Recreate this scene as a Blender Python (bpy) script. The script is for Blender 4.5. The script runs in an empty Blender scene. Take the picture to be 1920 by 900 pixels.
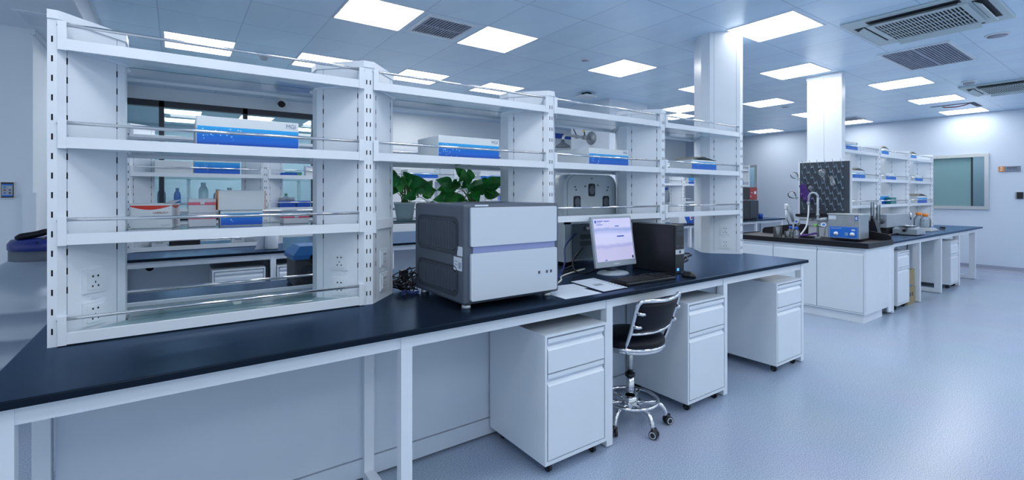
import bpy, bmesh, math, random
from mathutils import Vector, Matrix
random.seed(7)
S = bpy.context.scene
COL = S.collection
PI = math.pi

# ------------------------------------------------------------------ camera, world, exposure
CAM_H, FPX, YAW = 1.40, 889.0, math.radians(54.67)
cd = bpy.data.cameras.new('camera'); cam = bpy.data.objects.new('camera', cd); COL.objects.link(cam)
cd.sensor_fit = 'HORIZONTAL'; cd.sensor_width = 36.0
cd.lens = FPX / 1920 * 36.0
cd.shift_y = -(450 - 363.8) / 1920
cd.clip_start = 0.02; cd.clip_end = 100
cam.location = (0, 0, CAM_H)
cam.rotation_euler = (PI / 2, 0, YAW - PI / 2)
S.camera = cam

W = bpy.data.worlds.new('ambient_fill'); S.world = W; W.use_nodes = True  # even bluish fill, added to brighten the room through its open sides
bg = W.node_tree.nodes['Background']
WORLD_COL, WORLD_STR = (0.74, 0.87, 1.0), 0.50
PANEL_STR = 6.8
bg.inputs[0].default_value = (*WORLD_COL, 1); bg.inputs[1].default_value = WORLD_STR
S.view_settings.view_transform = 'Standard'
S.view_settings.look = 'None'
S.view_settings.exposure = 0.72
S.view_settings.gamma = 1.0
S.view_settings.use_curve_mapping = False

# ------------------------------------------------------------------ materials
def lin(h):
    h = h.lstrip('#'); v = [int(h[i:i+2], 16) / 255 for i in (0, 2, 4)]
    return tuple(c / 12.92 if c <= 0.04045 else ((c + 0.055) / 1.055) ** 2.4 for c in v)
MATS = {}
def mat(name, col, rough=0.4, metal=0.0, spec=0.5, coat=0.0, noise=0.0, nscale=40.0, emit=None, estr=0.0, bump=0.0):
    m = bpy.data.materials.new(name); m.use_nodes = True
    nt = m.node_tree; b = nt.nodes['Principled BSDF']
    if isinstance(col, str): col = lin(col)
    b.inputs['Base Color'].default_value = (*col, 1)
    b.inputs['Roughness'].default_value = rough
    b.inputs['Metallic'].default_value = metal
    b.inputs['Specular IOR Level'].default_value = spec
    b.inputs['Coat Weight'].default_value = coat
    if emit is not None:
        b.inputs['Emission Color'].default_value = (*emit, 1); b.inputs['Emission Strength'].default_value = estr
    if noise or bump:
        tc = nt.nodes.new('ShaderNodeTexCoord'); n = nt.nodes.new('ShaderNodeTexNoise')
        n.inputs['Scale'].default_value = nscale; n.inputs['Detail'].default_value = 3
        nt.links.new(tc.outputs['Object'], n.inputs['Vector'])
        if noise:
            r = nt.nodes.new('ShaderNodeValToRGB')
            r.color_ramp.elements[0].position = 0.3; r.color_ramp.elements[1].position = 0.7
            r.color_ramp.elements[0].color = (*[c * (1 - noise) for c in col], 1)
            r.color_ramp.elements[1].color = (*[min(1, c * (1 + noise)) for c in col], 1)
            nt.links.new(n.outputs['Fac'], r.inputs['Fac']); nt.links.new(r.outputs['Color'], b.inputs['Base Color'])
        if bump:
            bp = nt.nodes.new('ShaderNodeBump'); bp.inputs['Strength'].default_value = bump; bp.inputs['Distance'].default_value = 0.002
            nt.links.new(n.outputs['Fac'], bp.inputs['Height']); nt.links.new(bp.outputs['Normal'], b.inputs['Normal'])
    MATS[name] = m
    return m
def glass_mat(name, tint, milk=0.0, milkcol=(0.8, 0.87, 0.95), rough=0.0, refl=1.0):
    m = bpy.data.materials.new(name); m.use_nodes = True
    nt = m.node_tree; nt.nodes.clear()
    out = nt.nodes.new('ShaderNodeOutputMaterial')
    tr = nt.nodes.new('ShaderNodeBsdfTransparent'); tr.inputs[0].default_value = (*tint, 1)
    gl = nt.nodes.new('ShaderNodeBsdfGlossy'); gl.inputs['Roughness'].default_value = rough
    gl.inputs['Color'].default_value = (refl, refl, refl, 1)
    fr = nt.nodes.new('ShaderNodeFresnel'); fr.inputs[0].default_value = 1.45
    base = tr.outputs[0]
    if milk > 0:
        d = nt.nodes.new('ShaderNodeBsdfDiffuse'); d.inputs[0].default_value = (*milkcol, 1)
        t = nt.nodes.new('ShaderNodeBsdfTranslucent'); t.inputs[0].default_value = (*milkcol, 1)
        a = nt.nodes.new('ShaderNodeMixShader'); a.inputs[0].default_value = 0.6
        nt.links.new(d.outputs[0], a.inputs[1]); nt.links.new(t.outputs[0], a.inputs[2])
        mx = nt.nodes.new('ShaderNodeMixShader'); mx.inputs[0].default_value = milk
        nt.links.new(tr.outputs[0], mx.inputs[1]); nt.links.new(a.outputs[0], mx.inputs[2]); base = mx.outputs[0]
    mix = nt.nodes.new('ShaderNodeMixShader')
    nt.links.new(fr.outputs[0], mix.inputs[0]); nt.links.new(base, mix.inputs[1]); nt.links.new(gl.outputs[0], mix.inputs[2])
    nt.links.new(mix.outputs[0], out.inputs[0])
    MATS[name] = m
    return m
PAINT = (0.72, 0.79, 0.87)
mat('white_paint', PAINT, 0.32, spec=0.45, noise=0.015, nscale=6)
mat('cabinet_paint', (0.68, 0.76, 0.84), 0.30, spec=0.5, noise=0.015, nscale=5)
mat('panel_paint', (0.58, 0.66, 0.77), 0.38, noise=0.02, nscale=4)
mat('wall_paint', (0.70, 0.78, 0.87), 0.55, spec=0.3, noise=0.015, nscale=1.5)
mat('wall_paint_lightened', (0.80, 0.87, 0.94), 0.55, spec=0.3)  # wall paint lightened: light missing on the back wall, put into its colour
mat('wall_paint_darkened', (0.54, 0.64, 0.77), 0.55, spec=0.3, noise=0.015, nscale=1.5)  # wall paint darkened: far wall catches too much fill, dimmed in its colour
mat('seam', (0.20, 0.27, 0.38), 0.5)
mat('slot', (0.006, 0.009, 0.015), 0.8, spec=0.1)
mat('epoxy', (0.003, 0.007, 0.017), 0.30, spec=0.40, noise=0.25, nscale=60)
MATS['epoxy'].node_tree.nodes['Principled BSDF'].inputs['Specular Tint'].default_value = (0.45, 0.68, 1.0, 1)
m = MATS['epoxy']; nt = m.node_tree; nt.nodes.clear()
o_ = nt.nodes.new('ShaderNodeOutputMaterial'); d_ = nt.nodes.new('ShaderNodeBsdfDiffuse'); g_ = nt.nodes.new('ShaderNodeBsdfGlossy'); f_ = nt.nodes.new('ShaderNodeFresnel'); x_ = nt.nodes.new('ShaderNodeMixShader')
d_.inputs[0].default_value = (0.004, 0.008, 0.016, 1); g_.inputs['Color'].default_value = (0.38, 0.52, 0.74, 1); g_.inputs['Roughness'].default_value = 0.27; f_.inputs[0].default_value = 1.38
nt.links.new(f_.outputs[0], x_.inputs[0]); nt.links.new(d_.outputs[0], x_.inputs[1]); nt.links.new(g_.outputs[0], x_.inputs[2]); nt.links.new(x_.outputs[0], o_.inputs[0])
mat('sink_epoxy', (0.006, 0.007, 0.011), 0.42, spec=0.4)
mat('chrome', (0.75, 0.77, 0.80), 0.12, metal=1)
mat('steel', (0.52, 0.54, 0.54), 0.28, metal=1, noise=0.06, nscale=30)
mat('brushed', (0.42, 0.47, 0.50), 0.38, metal=0.85, noise=0.05, nscale=20)
mat('alu', (0.60, 0.64, 0.66), 0.35, metal=0.8)
mat('black_plastic', (0.008, 0.010, 0.014), 0.35)
mat('black_matte', (0.006, 0.008, 0.012), 0.6)
mat('black_leather', (0.004, 0.006, 0.012), 0.45, spec=0.25, bump=0.25, nscale=220)
mat('rubber', (0.010, 0.012, 0.018), 0.55)
mat('charcoal', (0.070, 0.092, 0.130), 0.45)
mat('board_gray', (0.030, 0.045, 0.068), 0.5)
mat('dull_steel', (0.30, 0.33, 0.36), 0.42, metal=0.55)
mat('charcoal_dark', (0.028, 0.039, 0.058), 0.5)
mat('machine_white', (0.55, 0.63, 0.72), 0.4)
mat('machine_groove', (0.25, 0.30, 0.55), 0.4)
mat('instr_gray', (0.42, 0.50, 0.56), 0.45)
mat('instr_dark', (0.13, 0.19, 0.24), 0.45)
mat('socket_white', (0.72, 0.79, 0.86), 0.3)
mat('carton', (0.66, 0.72, 0.76), 0.65)
mat('carton_shade', (0.40, 0.46, 0.52), 0.65)  # darker copy of carton, with the shade put into the colour
mat('carton_inside', (0.30, 0.29, 0.24), 0.8)
mat('kraft', (0.28, 0.24, 0.13), 0.8, noise=0.1, nscale=12)
mat('red_print', (0.62, 0.035, 0.02), 0.5)
mat('orange', (0.80, 0.24, 0.02), 0.45)
mat('pink', (0.70, 0.10, 0.17), 0.35)
mat('clear_plastic', (0.55, 0.58, 0.64), 0.3)
mat('blue', (0.008, 0.09, 0.52), 0.4)
mat('blue_panel', (0.010, 0.16, 0.66), 0.4)
mat('ice_gray', (0.055, 0.065, 0.08), 0.5)
mat('blue_lid', (0.012, 0.15, 0.44), 0.4)
mat('navy_lid', (0.006, 0.018, 0.17), 0.35)
mat('purple', (0.045, 0.006, 0.16), 0.55)
mat('green_leaf', (0.018, 0.19, 0.034), 0.35, noise=0.45, nscale=14)
mat('green_light', (0.05, 0.30, 0.05), 0.4, noise=0.3, nscale=14)
mat('stem', (0.06, 0.17, 0.03), 0.5)
mat('pot', (0.30, 0.42, 0.48), 0.4)
mat('soil', (0.02, 0.015, 0.01), 0.9)
mat('paper', (0.62, 0.70, 0.80), 0.7)
mat('paper_gray', (0.47, 0.55, 0.68), 0.7)
mat('ink', (0.03, 0.04, 0.07), 0.7)
mat('print_gray', (0.28, 0.34, 0.42), 0.7)
mat('logo_gray', (0.16, 0.23, 0.36), 0.6)
mat('tank', (0.33, 0.39, 0.47), 0.33, metal=0.5)
mat('teal', (0.015, 0.20, 0.20), 0.4)
mat('white_plastic', (0.70, 0.76, 0.82), 0.35)
mat('gray_plastic', (0.33, 0.39, 0.46), 0.4)
mat('ac_white', (0.50, 0.60, 0.64), 0.4)
mat('peg_gray', (0.22, 0.30, 0.38), 0.35)
mat('ac_dark', (0.008, 0.014, 0.022), 0.6)
mat('vent_gray', (0.30, 0.34, 0.45), 0.45)
mat('vent_dark', (0.03, 0.04, 0.08), 0.7)
mat('frame_dark', (0.012, 0.020, 0.038), 0.4)
mat('sign_gray', (0.16, 0.21, 0.28), 0.4)
mat('sign_orange', (0.62, 0.22, 0.03), 0.4)
mat('screen_dark', (0.01, 0.012, 0.02), 0.2)
mat('led_blue', (0.05, 0.2, 0.9), 0.3, emit=(0.05, 0.25, 1.0), estr=1.2)
mat('led_green', (0.2, 0.7, 0.1), 0.4)
mat('red', (0.30, 0.025, 0.025), 0.4)
mat('cable_white', (0.60, 0.62, 0.58), 0.5)
mat('cable_blue', (0.012, 0.03, 0.20), 0.5)
mat('yellow', (0.7, 0.55, 0.02), 0.5)
mat('lamp', (0.8, 0.8, 0.8), 0.5, emit=(1.0, 0.985, 0.965), estr=PANEL_STR)
glass_mat('shelf_glass', (0.88, 0.93, 0.95), milk=0.58, milkcol=(0.68, 0.82, 0.95), rough=0.04)
glass_mat('glass_edge', (0.30, 0.55, 0.60), milk=0.45, milkcol=(0.30, 0.60, 0.68))
glass_mat('teal_glass', (0.72, 0.90, 0.93), milk=0.55, milkcol=(0.58, 0.88, 0.96), rough=0.03)
glass_mat('window_glass', (0.66, 0.80, 0.84), milk=0.05, milkcol=(0.4, 0.6, 0.65))
glass_mat('frosted_glass', (0.45, 0.62, 0.66), milk=0.85, milkcol=(0.42, 0.66, 0.70))
glass_mat('lab_glass', (0.90, 0.94, 0.96), milk=0.15, milkcol=(0.85, 0.92, 0.98))
glass_mat('bottle_plastic', (0.80, 0.86, 0.90), milk=0.35, milkcol=(0.6, 0.7, 0.78))

# floor: speckled vinyl
m = mat('floor_vinyl', (0.42, 0.52, 0.68), 0.30, spec=0.4)
nt = m.node_tree; b = nt.nodes['Principled BSDF']
tc = nt.nodes.new('ShaderNodeTexCoord'); n1 = nt.nodes.new('ShaderNodeTexNoise'); n2 = nt.nodes.new('ShaderNodeTexNoise')
n1.inputs['Scale'].default_value = 190; n1.inputs['Detail'].default_value = 2
n2.inputs['Scale'].default_value = 1.3; n2.inputs['Detail'].default_value = 4
r1 = nt.nodes.new('ShaderNodeValToRGB')
e = r1.color_ramp.elements; e[0].position = 0.30; e[0].color = (0.21, 0.28, 0.41, 1); e[1].position = 0.66; e[1].color = (0.50, 0.60, 0.74, 1)
x = e.new(0.45); x.color = (0.33, 0.415, 0.56, 1)
nt.links.new(tc.outputs['Object'], n1.inputs['Vector']); nt.links.new(tc.outputs['Object'], n2.inputs['Vector'])
nt.links.new(n1.outputs['Fac'], r1.inputs['Fac'])
mx = nt.nodes.new('ShaderNodeMix'); mx.data_type = 'RGBA'; mx.blend_type = 'MULTIPLY'; mx.inputs['Factor'].default_value = 0.18
nt.links.new(r1.outputs['Color'], mx.inputs['A']); nt.links.new(n2.outputs['Color'], mx.inputs['B'])
nt.links.new(mx.outputs['Result'], b.inputs['Base Color'])
rr = nt.nodes.new('ShaderNodeMapRange'); rr.inputs['To Min'].default_value = 0.17; rr.inputs['To Max'].default_value = 0.30
nt.links.new(n2.outputs['Fac'], rr.inputs['Value']); nt.links.new(rr.outputs['Result'], b.inputs['Roughness'])
bp = nt.nodes.new('ShaderNodeBump'); bp.inputs['Strength'].default_value = 0.06; bp.inputs['Distance'].default_value = 0.001
nt.links.new(n1.outputs['Fac'], bp.inputs['Height']); nt.links.new(bp.outputs['Normal'], b.inputs['Normal'])

# ceiling: clip-in metal tiles 0.598 m with thin seams, tile-to-tile tone and triangular perforation patches
TILE, TX0, TY0 = 0.598, 1.075, 3.58
m = mat('ceiling_tile', (0.68, 0.79, 0.90), 0.30, spec=0.5)
nt = m.node_tree; b = nt.nodes['Principled BSDF']; L = nt.links.new
tc = nt.nodes.new('ShaderNodeTexCoord'); sp = nt.nodes.new('ShaderNodeSeparateXYZ'); L(tc.outputs['Object'], sp.inputs[0])
def mth(op, a, b_=None):
    n = nt.nodes.new('ShaderNodeMath'); n.operation = op
    for i, v in enumerate((a, b_)):
        if v is None: continue
        if isinstance(v, (int, float)): n.inputs[i].default_value = v
        else: L(v, n.inputs[i])
    return n.outputs[0]
ux = mth('DIVIDE', mth('SUBTRACT', sp.outputs[0], TX0), TILE); uy = mth('DIVIDE', mth('SUBTRACT', sp.outputs[1], TY0), TILE)
fx = mth('FRACT', ux); fy = mth('FRACT', uy)
def seamd(f): return mth('MINIMUM', f, mth('SUBTRACT', 1.0, f))
sd = mth('MINIMUM', seamd(fx), seamd(fy))
seam = mth('LESS_THAN', sd, 0.0065)
cmb = nt.nodes.new('ShaderNodeCombineXYZ'); L(mth('FLOOR', ux), cmb.inputs[0]); L(mth('FLOOR', uy), cmb.inputs[1])
wn = nt.nodes.new('ShaderNodeTexWhiteNoise'); wn.noise_dimensions = '2D'; L(cmb.outputs[0], wn.inputs['Vector'])
# diagonal halves of each tile alternate slightly
tri = mth('GREATER_THAN', mth('ADD', fx, mth('MULTIPLY', mth('SUBTRACT', fy, 0.5), mth('SUBTRACT', wn.outputs['Value'], 0.2))), 0.5)
val = mth('ADD', mth('MULTIPLY', tri, 0.035), mth('ADD', 0.96, mth('MULTIPLY', wn.outputs['Value'], 0.05)))
mul = nt.nodes.new('ShaderNodeMix'); mul.data_type = 'RGBA'; mul.blend_type = 'MULTIPLY'; mul.inputs['Factor'].default_value = 1
mul.inputs['A'].default_value = (0.64, 0.82, 1.0, 1)
cv = nt.nodes.new('ShaderNodeCombineColor'); [L(val, cv.inputs[i]) for i in range(3)]
L(cv.outputs[0], mul.inputs['B'])
sm = nt.nodes.new('ShaderNodeMix'); sm.data_type = 'RGBA'; L(seam, sm.inputs['Factor']); L(mul.outputs['Result'], sm.inputs['A'])
sm.inputs['B'].default_value = (0.42, 0.56, 0.74, 1)
L(sm.outputs['Result'], b.inputs['Base Color'])

# printed blue label of the kit boxes: two blues with white dots at the left end
m = mat('kit_blue', (0.01, 0.12, 0.6), 0.4)
nt = m.node_tree; b = nt.nodes['Principled BSDF']; L = nt.links.new
tc = nt.nodes.new('ShaderNodeTexCoord'); sp = nt.nodes.new('ShaderNodeSeparateXYZ'); L(tc.outputs['Generated'], sp.inputs[0])
rp = nt.nodes.new('ShaderNodeValToRGB'); e = rp.color_ramp.elements
e[0].position = 0.05; e[0].color = (0.003, 0.085, 0.55, 1); e[1].position = 0.98; e[1].color = (0.012, 0.38, 0.80, 1)
x = e.new(0.55); x.color = (0.005, 0.17, 0.68, 1)
L(sp.outputs[2], rp.inputs[0])
vo = nt.nodes.new('ShaderNodeTexVoronoi'); vo.inputs['Scale'].default_value = 75
L(tc.outputs['Object'], vo.inputs['Vector'])
dot = mth('LESS_THAN', vo.outputs['Distance'], 0.26)
lim = mth('LESS_THAN', mth('ADD', sp.outputs[0], mth('MULTIPLY', sp.outputs[2], -0.18)), 0.26)
wn = nt.nodes.new('ShaderNodeTexNoise'); wn.inputs['Scale'].default_value = 18; L(tc.outputs['Object'], wn.inputs['Vector'])
dm = mth('MULTIPLY', mth('MULTIPLY', dot, lim), mth('GREATER_THAN', wn.outputs['Fac'], 0.45))
mx = nt.nodes.new('ShaderNodeMix'); mx.data_type = 'RGBA'; L(dm, mx.inputs['Factor']); L(rp.outputs['Color'], mx.inputs['A'])
mx.inputs['B'].default_value = (0.35, 0.62, 0.90, 1); L(mx.outputs['Result'], b.inputs['Base Color'])

# the monitor's web page: pale lilac with a soft bluish picture band
m = mat('screen', (0.02, 0.02, 0.02), 0.25)
nt = m.node_tree; b = nt.nodes['Principled BSDF']; L = nt.links.new
tc = nt.nodes.new('ShaderNodeTexCoord'); sp = nt.nodes.new('ShaderNodeSeparateXYZ'); L(tc.outputs['Generated'], sp.inputs[0])
rp = nt.nodes.new('ShaderNodeValToRGB'); e = rp.color_ramp.elements
e[0].position = 0.0; e[0].color = (0.36, 0.36, 0.56, 1); e[1].position = 1.0; e[1].color = (0.38, 0.40, 0.62, 1)
for p, c in ((0.28, (0.36, 0.36, 0.56)), (0.34, (0.26, 0.28, 0.52)), (0.42, (0.40, 0.42, 0.62)), (0.62, (0.40, 0.43, 0.66)), (0.74, (0.20, 0.26, 0.52)), (0.80, (0.40, 0.42, 0.64))):
    x = e.new(p); x.color = (*c, 1)
nz = nt.nodes.new('ShaderNodeTexNoise'); nz.inputs['Scale'].default_value = 9; L(tc.outputs['Object'], nz.inputs['Vector'])
L(mth('ADD', sp.outputs[2], mth('MULTIPLY', mth('SUBTRACT', nz.outputs['Fac'], 0.5), 0.10)), rp.inputs[0])
L(rp.outputs['Color'], b.inputs['Emission Color']); b.inputs['Emission Strength'].default_value = 0.85

# ------------------------------------------------------------------ mesh builder and tagging
ORG = {}
class MB:
    def __init__(s): s.v = []; s.f = []; s.mi = []; s.sm = []
    def add(s, vs, fs, mi=0, smooth=False):
        o = len(s.v); s.v += [tuple(v) for v in vs]
        for f in fs: s.f.append([i + o for i in f]); s.mi.append(mi); s.sm.append(smooth)
        return s
    def box(s, x0, x1, y0, y1, z0, z1, mi=0, bev=0.0):
        if bev > 0: return s.bbox(x0, x1, y0, y1, z0, z1, mi, bev)
        vs = [(x, y, z) for z in (z0, z1) for y in (y0, y1) for x in (x0, x1)]
        return s.add(vs, [(0, 2, 3, 1), (4, 5, 7, 6), (0, 1, 5, 4), (2, 6, 7, 3), (0, 4, 6, 2), (1, 3, 7, 5)], mi)
    def bbox(s, x0, x1, y0, y1, z0, z1, mi=0, bev=0.004, seg=2):
        bm = bmesh.new(); bmesh.ops.create_cube(bm, size=1)
        for v in bm.verts:
            v.co = ((x0 + x1) / 2 + v.co.x * (x1 - x0), (y0 + y1) / 2 + v.co.y * (y1 - y0), (z0 + z1) / 2 + v.co.z * (z1 - z0))
        bmesh.ops.bevel(bm, geom=bm.edges[:], offset=bev, segments=seg, affect='EDGES', profile=0.5)
        bm.verts.index_update(); bm.normal_update()
        s.add([v.co[:] for v in bm.verts], [[v.index for v in f.verts] for f in bm.faces], mi); bm.free(); return s
    def prism(s, poly, a0, a1, axis='z', mi=0, mcap=None):
        # poly: 2D points; extruded along axis
        n = len(poly)
        def P(p, a): return (p[0], p[1], a) if axis == 'z' else ((a, p[0], p[1]) if axis == 'x' else (p[0], a, p[1]))
        vs = [P(p, a0) for p in poly] + [P(p, a1) for p in poly]
        o = len(s.v); s.v += vs
        for i in range(n):
            j = (i + 1) % n; s.f.append([o + i, o + j, o + n + j, o + n + i]); s.mi.append(mi); s.sm.append(False)
        for f in ([o + n - 1 - i for i in range(n)], [o + n + i for i in range(n)]):
            s.f.append(f); s.mi.append(mi if mcap is None else mcap); s.sm.append(False)
        return s
    def ring(s, c, ax, r, n):
        ax = Vector(ax).normalized(); u = ax.orthogonal().normalized(); w = ax.cross(u)
        return [Vector(c) + (u * math.cos(2 * PI * i / n) + w * math.sin(2 * PI * i / n)) * r for i in range(n)]
    def cyl(s, p0, p1, r, r1=None, n=16, mi=0, caps=True):
        p0, p1 = Vector(p0), Vector(p1); r1 = r if r1 is None else r1
        a = s.ring(p0, p1 - p0, r, n); b_ = s.ring(p1, p1 - p0, r1, n); o = len(s.v)
        s.v += [tuple(v) for v in a + b_]
        for i in range(n):
            j = (i + 1) % n; s.f.append([o + i, o + j, o + n + j, o + n + i]); s.mi.append(mi); s.sm.append(True)
        if caps:
            for f in ([o + n - 1 - i for i in range(n)], [o + n + i for i in range(n)]): s.f.append(f); s.mi.append(mi); s.sm.append(False)
        return s
    def tube(s, pts, r, n=8, mi=0, closed=False):
        pts = [Vector(p) for p in pts]; m = len(pts); rs = r if isinstance(r, (list, tuple)) else [r] * m
        o = len(s.v); u = None
        for i, p in enumerate(pts):
            if closed: t = pts[(i + 1) % m] - pts[i - 1]
            else: t = pts[min(i + 1, m - 1)] - pts[max(i - 1, 0)]
            t.normalize()
            u = t.orthogonal().normalized() if u is None else (u - t * u.dot(t)).normalized()
            w = t.cross(u)
            s.v += [tuple(p + (u * math.cos(2 * PI * k / n) + w * math.sin(2 * PI * k / n)) * rs[i]) for k in range(n)]
        for i in range(m if closed else m - 1):
            i2 = (i + 1) % m
            for k in range(n):
                k2 = (k + 1) % n
                s.f.append([o + i * n + k, o + i * n + k2, o + i2 * n + k2, o + i2 * n + k]); s.mi.append(mi); s.sm.append(True)
        if not closed:
            s.f.append([o + n - 1 - k for k in range(n)]); s.f.append([o + (m - 1) * n + k for k in range(n)]); s.mi += [mi] * 2; s.sm += [False] * 2
        return s
    def lathe(s, prof, c=(0, 0, 0), n=24, mi=0, M=None):
        # prof: (r, z) pairs from bottom to top about the z axis at c; M optional rotation
        o = len(s.v); m = len(prof)
        for r, z in prof:
            for k in range(n):
                p = Vector((r * math.cos(2 * PI * k / n), r * math.sin(2 * PI * k / n), z))
                if M is not None: p = M @ p
                s.v.append(tuple(p + Vector(c)))
        for i in range(m - 1):
            for k in range(n):
                k2 = (k + 1) % n; s.f.append([o + i * n + k, o + i * n + k2, o + (i + 1) * n + k2, o + (i + 1) * n + k]); s.mi.append(mi); s.sm.append(True)
        if prof[0][0] > 1e-5: s.f.append([o + n - 1 - k for k in range(n)]); s.mi.append(mi); s.sm.append(False)
        if prof[-1][0] > 1e-5: s.f.append([o + (m - 1) * n + k for k in range(n)]); s.mi.append(mi); s.sm.append(False)
        return s
    def quad(s, a, b_, c, d, mi=0): return s.add([a, b_, c, d], [(0, 1, 2, 3)], mi)
    def xform(s, M, start=0):
        for i in range(start, len(s.v)): s.v[i] = tuple(M @ Vector(s.v[i]))
        return s
    def build(s, name, mats, parent=None, label=None):
        me = bpy.data.meshes.new(name)
        o = bpy.data.objects.new(name, me); COL.objects.link(o)
        org = Vector((0, 0, 0))
        if parent is not None: o.parent = parent; org = ORG.get(parent.name, org); ORG[o.name] = org
        me.from_pydata([tuple(Vector(v) - org) for v in s.v], [], s.f)
        if isinstance(mats, str): mats = [mats]
        for k in mats: me.materials.append(MATS[k])
        me.polygons.foreach_set('material_index', s.mi); me.polygons.foreach_set('use_smooth', s.sm)
        me.validate(); me.update()
        bm = bmesh.new(); bm.from_mesh(me); bmesh.ops.recalc_face_normals(bm, faces=bm.faces[:]); bm.to_mesh(me); bm.free()
        if label: o['label'] = label
        return o
    def thing(s, name, mats, label, cat, group=None, org=None):
        """a thing that is one mesh: its origin goes to its base"""
        if org is None:
            xs, ys, zs = zip(*s.v); org = ((min(xs) + max(xs)) / 2, (min(ys) + max(ys)) / 2, min(zs))
        org = Vector(org); s.v = [tuple(Vector(v) - org) for v in s.v]
        o = s.build(name, mats); o.location = org; ORG[o.name] = org
        return tag(o, label, cat, group)
def tag(o, label, cat, group=None):
    o['label'] = label; o['category'] = cat
    if group: o['group'] = group
    return o
def thing(name, label, cat, loc=(0, 0, 0), group=None):
    o = bpy.data.objects.new(name, None); COL.objects.link(o); o.location = loc; o.empty_display_size = 0.1
    ORG[o.name] = Vector(loc); return tag(o, label, cat, group)
def struct(mb, name, mats, parent=None):
    o = mb.build(name, mats, parent)
    if parent is None: o['kind'] = 'structure'
    return o
KIDS = {}
def kids(o): return [c for c in bpy.data.objects if c.parent == o]
def copy_thing(root, loc, label, rotz=None, group=None):
    r = root.copy(); COL.objects.link(r); r.location = loc; r['label'] = label
    if rotz is not None: r.rotation_euler.z = rotz
    if group: r['group'] = group
    if root.name not in KIDS: KIDS[root.name] = [(c, kids(c)) for c in kids(root)]
    for c, gs in KIDS[root.name]:
        d = c.copy(); COL.objects.link(d); d.parent = r
        for g in gs: h = g.copy(); COL.objects.link(h); h.parent = d
    return r
def text_mesh(name, txt, size, mname, parent, loc, facing='-y', depth=0.0004, width=None, bold=0.0):
    cu = bpy.data.curves.new(name, 'FONT'); cu.body = txt; cu.size = size; cu.extrude = depth; cu.align_x = 'CENTER'; cu.align_y = 'CENTER'
    cu.offset = bold; cu.resolution_u = 3
    t = bpy.data.objects.new(name, cu); COL.objects.link(t)
    dg = bpy.context.evaluated_depsgraph_get(); me = bpy.data.meshes.new_from_object(t.evaluated_get(dg))
    bpy.data.objects.remove(t); bpy.data.curves.remove(cu)
    if width:
        xs = [v.co.x for v in me.vertices]; k = width / (max(xs) - min(xs))
        for v in me.vertices: v.co.x *= k
    R = {'-y': Matrix.Rotation(PI / 2, 4, 'X'), '-x': Matrix.Rotation(-PI / 2, 4, 'Z') @ Matrix.Rotation(PI / 2, 4, 'X'), 'up': Matrix.Identity(4)}[facing]
    me.transform(Matrix.Translation(Vector(loc) - ORG.get(parent.name, Vector())) @ R)
    me.materials.clear(); me.materials.append(MATS[mname])
    o = bpy.data.objects.new(name, me); COL.objects.link(o); o.parent = parent; ORG[o.name] = ORG.get(parent.name, Vector())
    return o
def arc(c, r, a0, a1, n, plane='xz'):
    out = []
    for i in range(n + 1):
        a = math.radians(a0 + (a1 - a0) * i / n); u, w = r * math.cos(a), r * math.sin(a)
        out.append({'xz': (c[0] + u, c[1], c[2] + w), 'xy': (c[0] + u, c[1] + w, c[2]), 'yz': (c[0], c[1] + u, c[2] + w)}[plane])
    return out
def rrect(x0, x1, z0, z1, r, n=5, corners='abcd'):
    """rounded rectangle polygon (2D); corners a=lower left b=lower right c=upper right d=upper left"""
    out = []
    for k, cx, cz, a in (('a', x0, z0, 180), ('b', x1, z0, 270), ('c', x1, z1, 0), ('d', x0, z1, 90)):
        if k in corners:
            ox = cx + (r if cx == x0 else -r); oz = cz + (r if cz == z0 else -r)
            for i in range(n + 1):
                t = math.radians(a + 90 * i / n); out.append((ox + r * math.cos(t), oz + r * math.sin(t)))
        else: out.append((cx, cz))
    return out
def smooth_path(pts, k=6):
    pts = [Vector(p) for p in pts]; out = []
    for i in range(len(pts) - 1):
        p0 = pts[max(i - 1, 0)]; p1 = pts[i]; p2 = pts[i + 1]; p3 = pts[min(i + 2, len(pts) - 1)]
        for j in range(k):
            t = j / k
            out.append(0.5 * ((2 * p1) + (p2 - p0) * t + (2 * p0 - 5 * p1 + 4 * p2 - p3) * t * t + (3 * p1 - p0 - 3 * p2 + p3) * t ** 3))
    out.append(pts[-1]); return out
# ------------------------------------------------------------------ the room
ZC, YB, XF = 2.90, 8.33, 12.10
struct(MB().box(-4.0, 13.3, -2.6, 12.7, -0.1, 0.0), 'floor', 'floor_vinyl')
struct(MB().box(-0.555, 13.3, -2.6, YB, ZC, ZC + 0.1), 'ceiling', 'ceiling_tile')
struct(MB().box(-4.0, -0.555, -2.6, YB, 2.67, ZC + 0.1), 'ceiling_soffit', 'wall_paint')
struct(MB().box(-0.556, -0.545, -2.6, YB, 2.665, 2.69).box(-0.556, -0.54, -2.6, YB, 2.885, 2.90), 'trim_1', 'white_paint')
# back wall with a window opening
WX0, WX1, WZ0, WZ1 = -0.86, 1.885, 1.02, 2.715
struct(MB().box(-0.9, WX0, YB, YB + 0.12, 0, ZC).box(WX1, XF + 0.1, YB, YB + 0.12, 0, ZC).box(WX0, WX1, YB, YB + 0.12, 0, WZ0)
       .box(WX0, WX1, YB, YB + 0.12, WZ1, ZC), 'wall_back', 'wall_paint_lightened')
struct(MB().box(-4.0, -0.9, 5.12, YB + 0.12, 0, 2.67).box(-0.915, -0.885, 5.105, YB, 2.63, 2.67, 0), 'wall_left', 'wall_paint')
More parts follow.
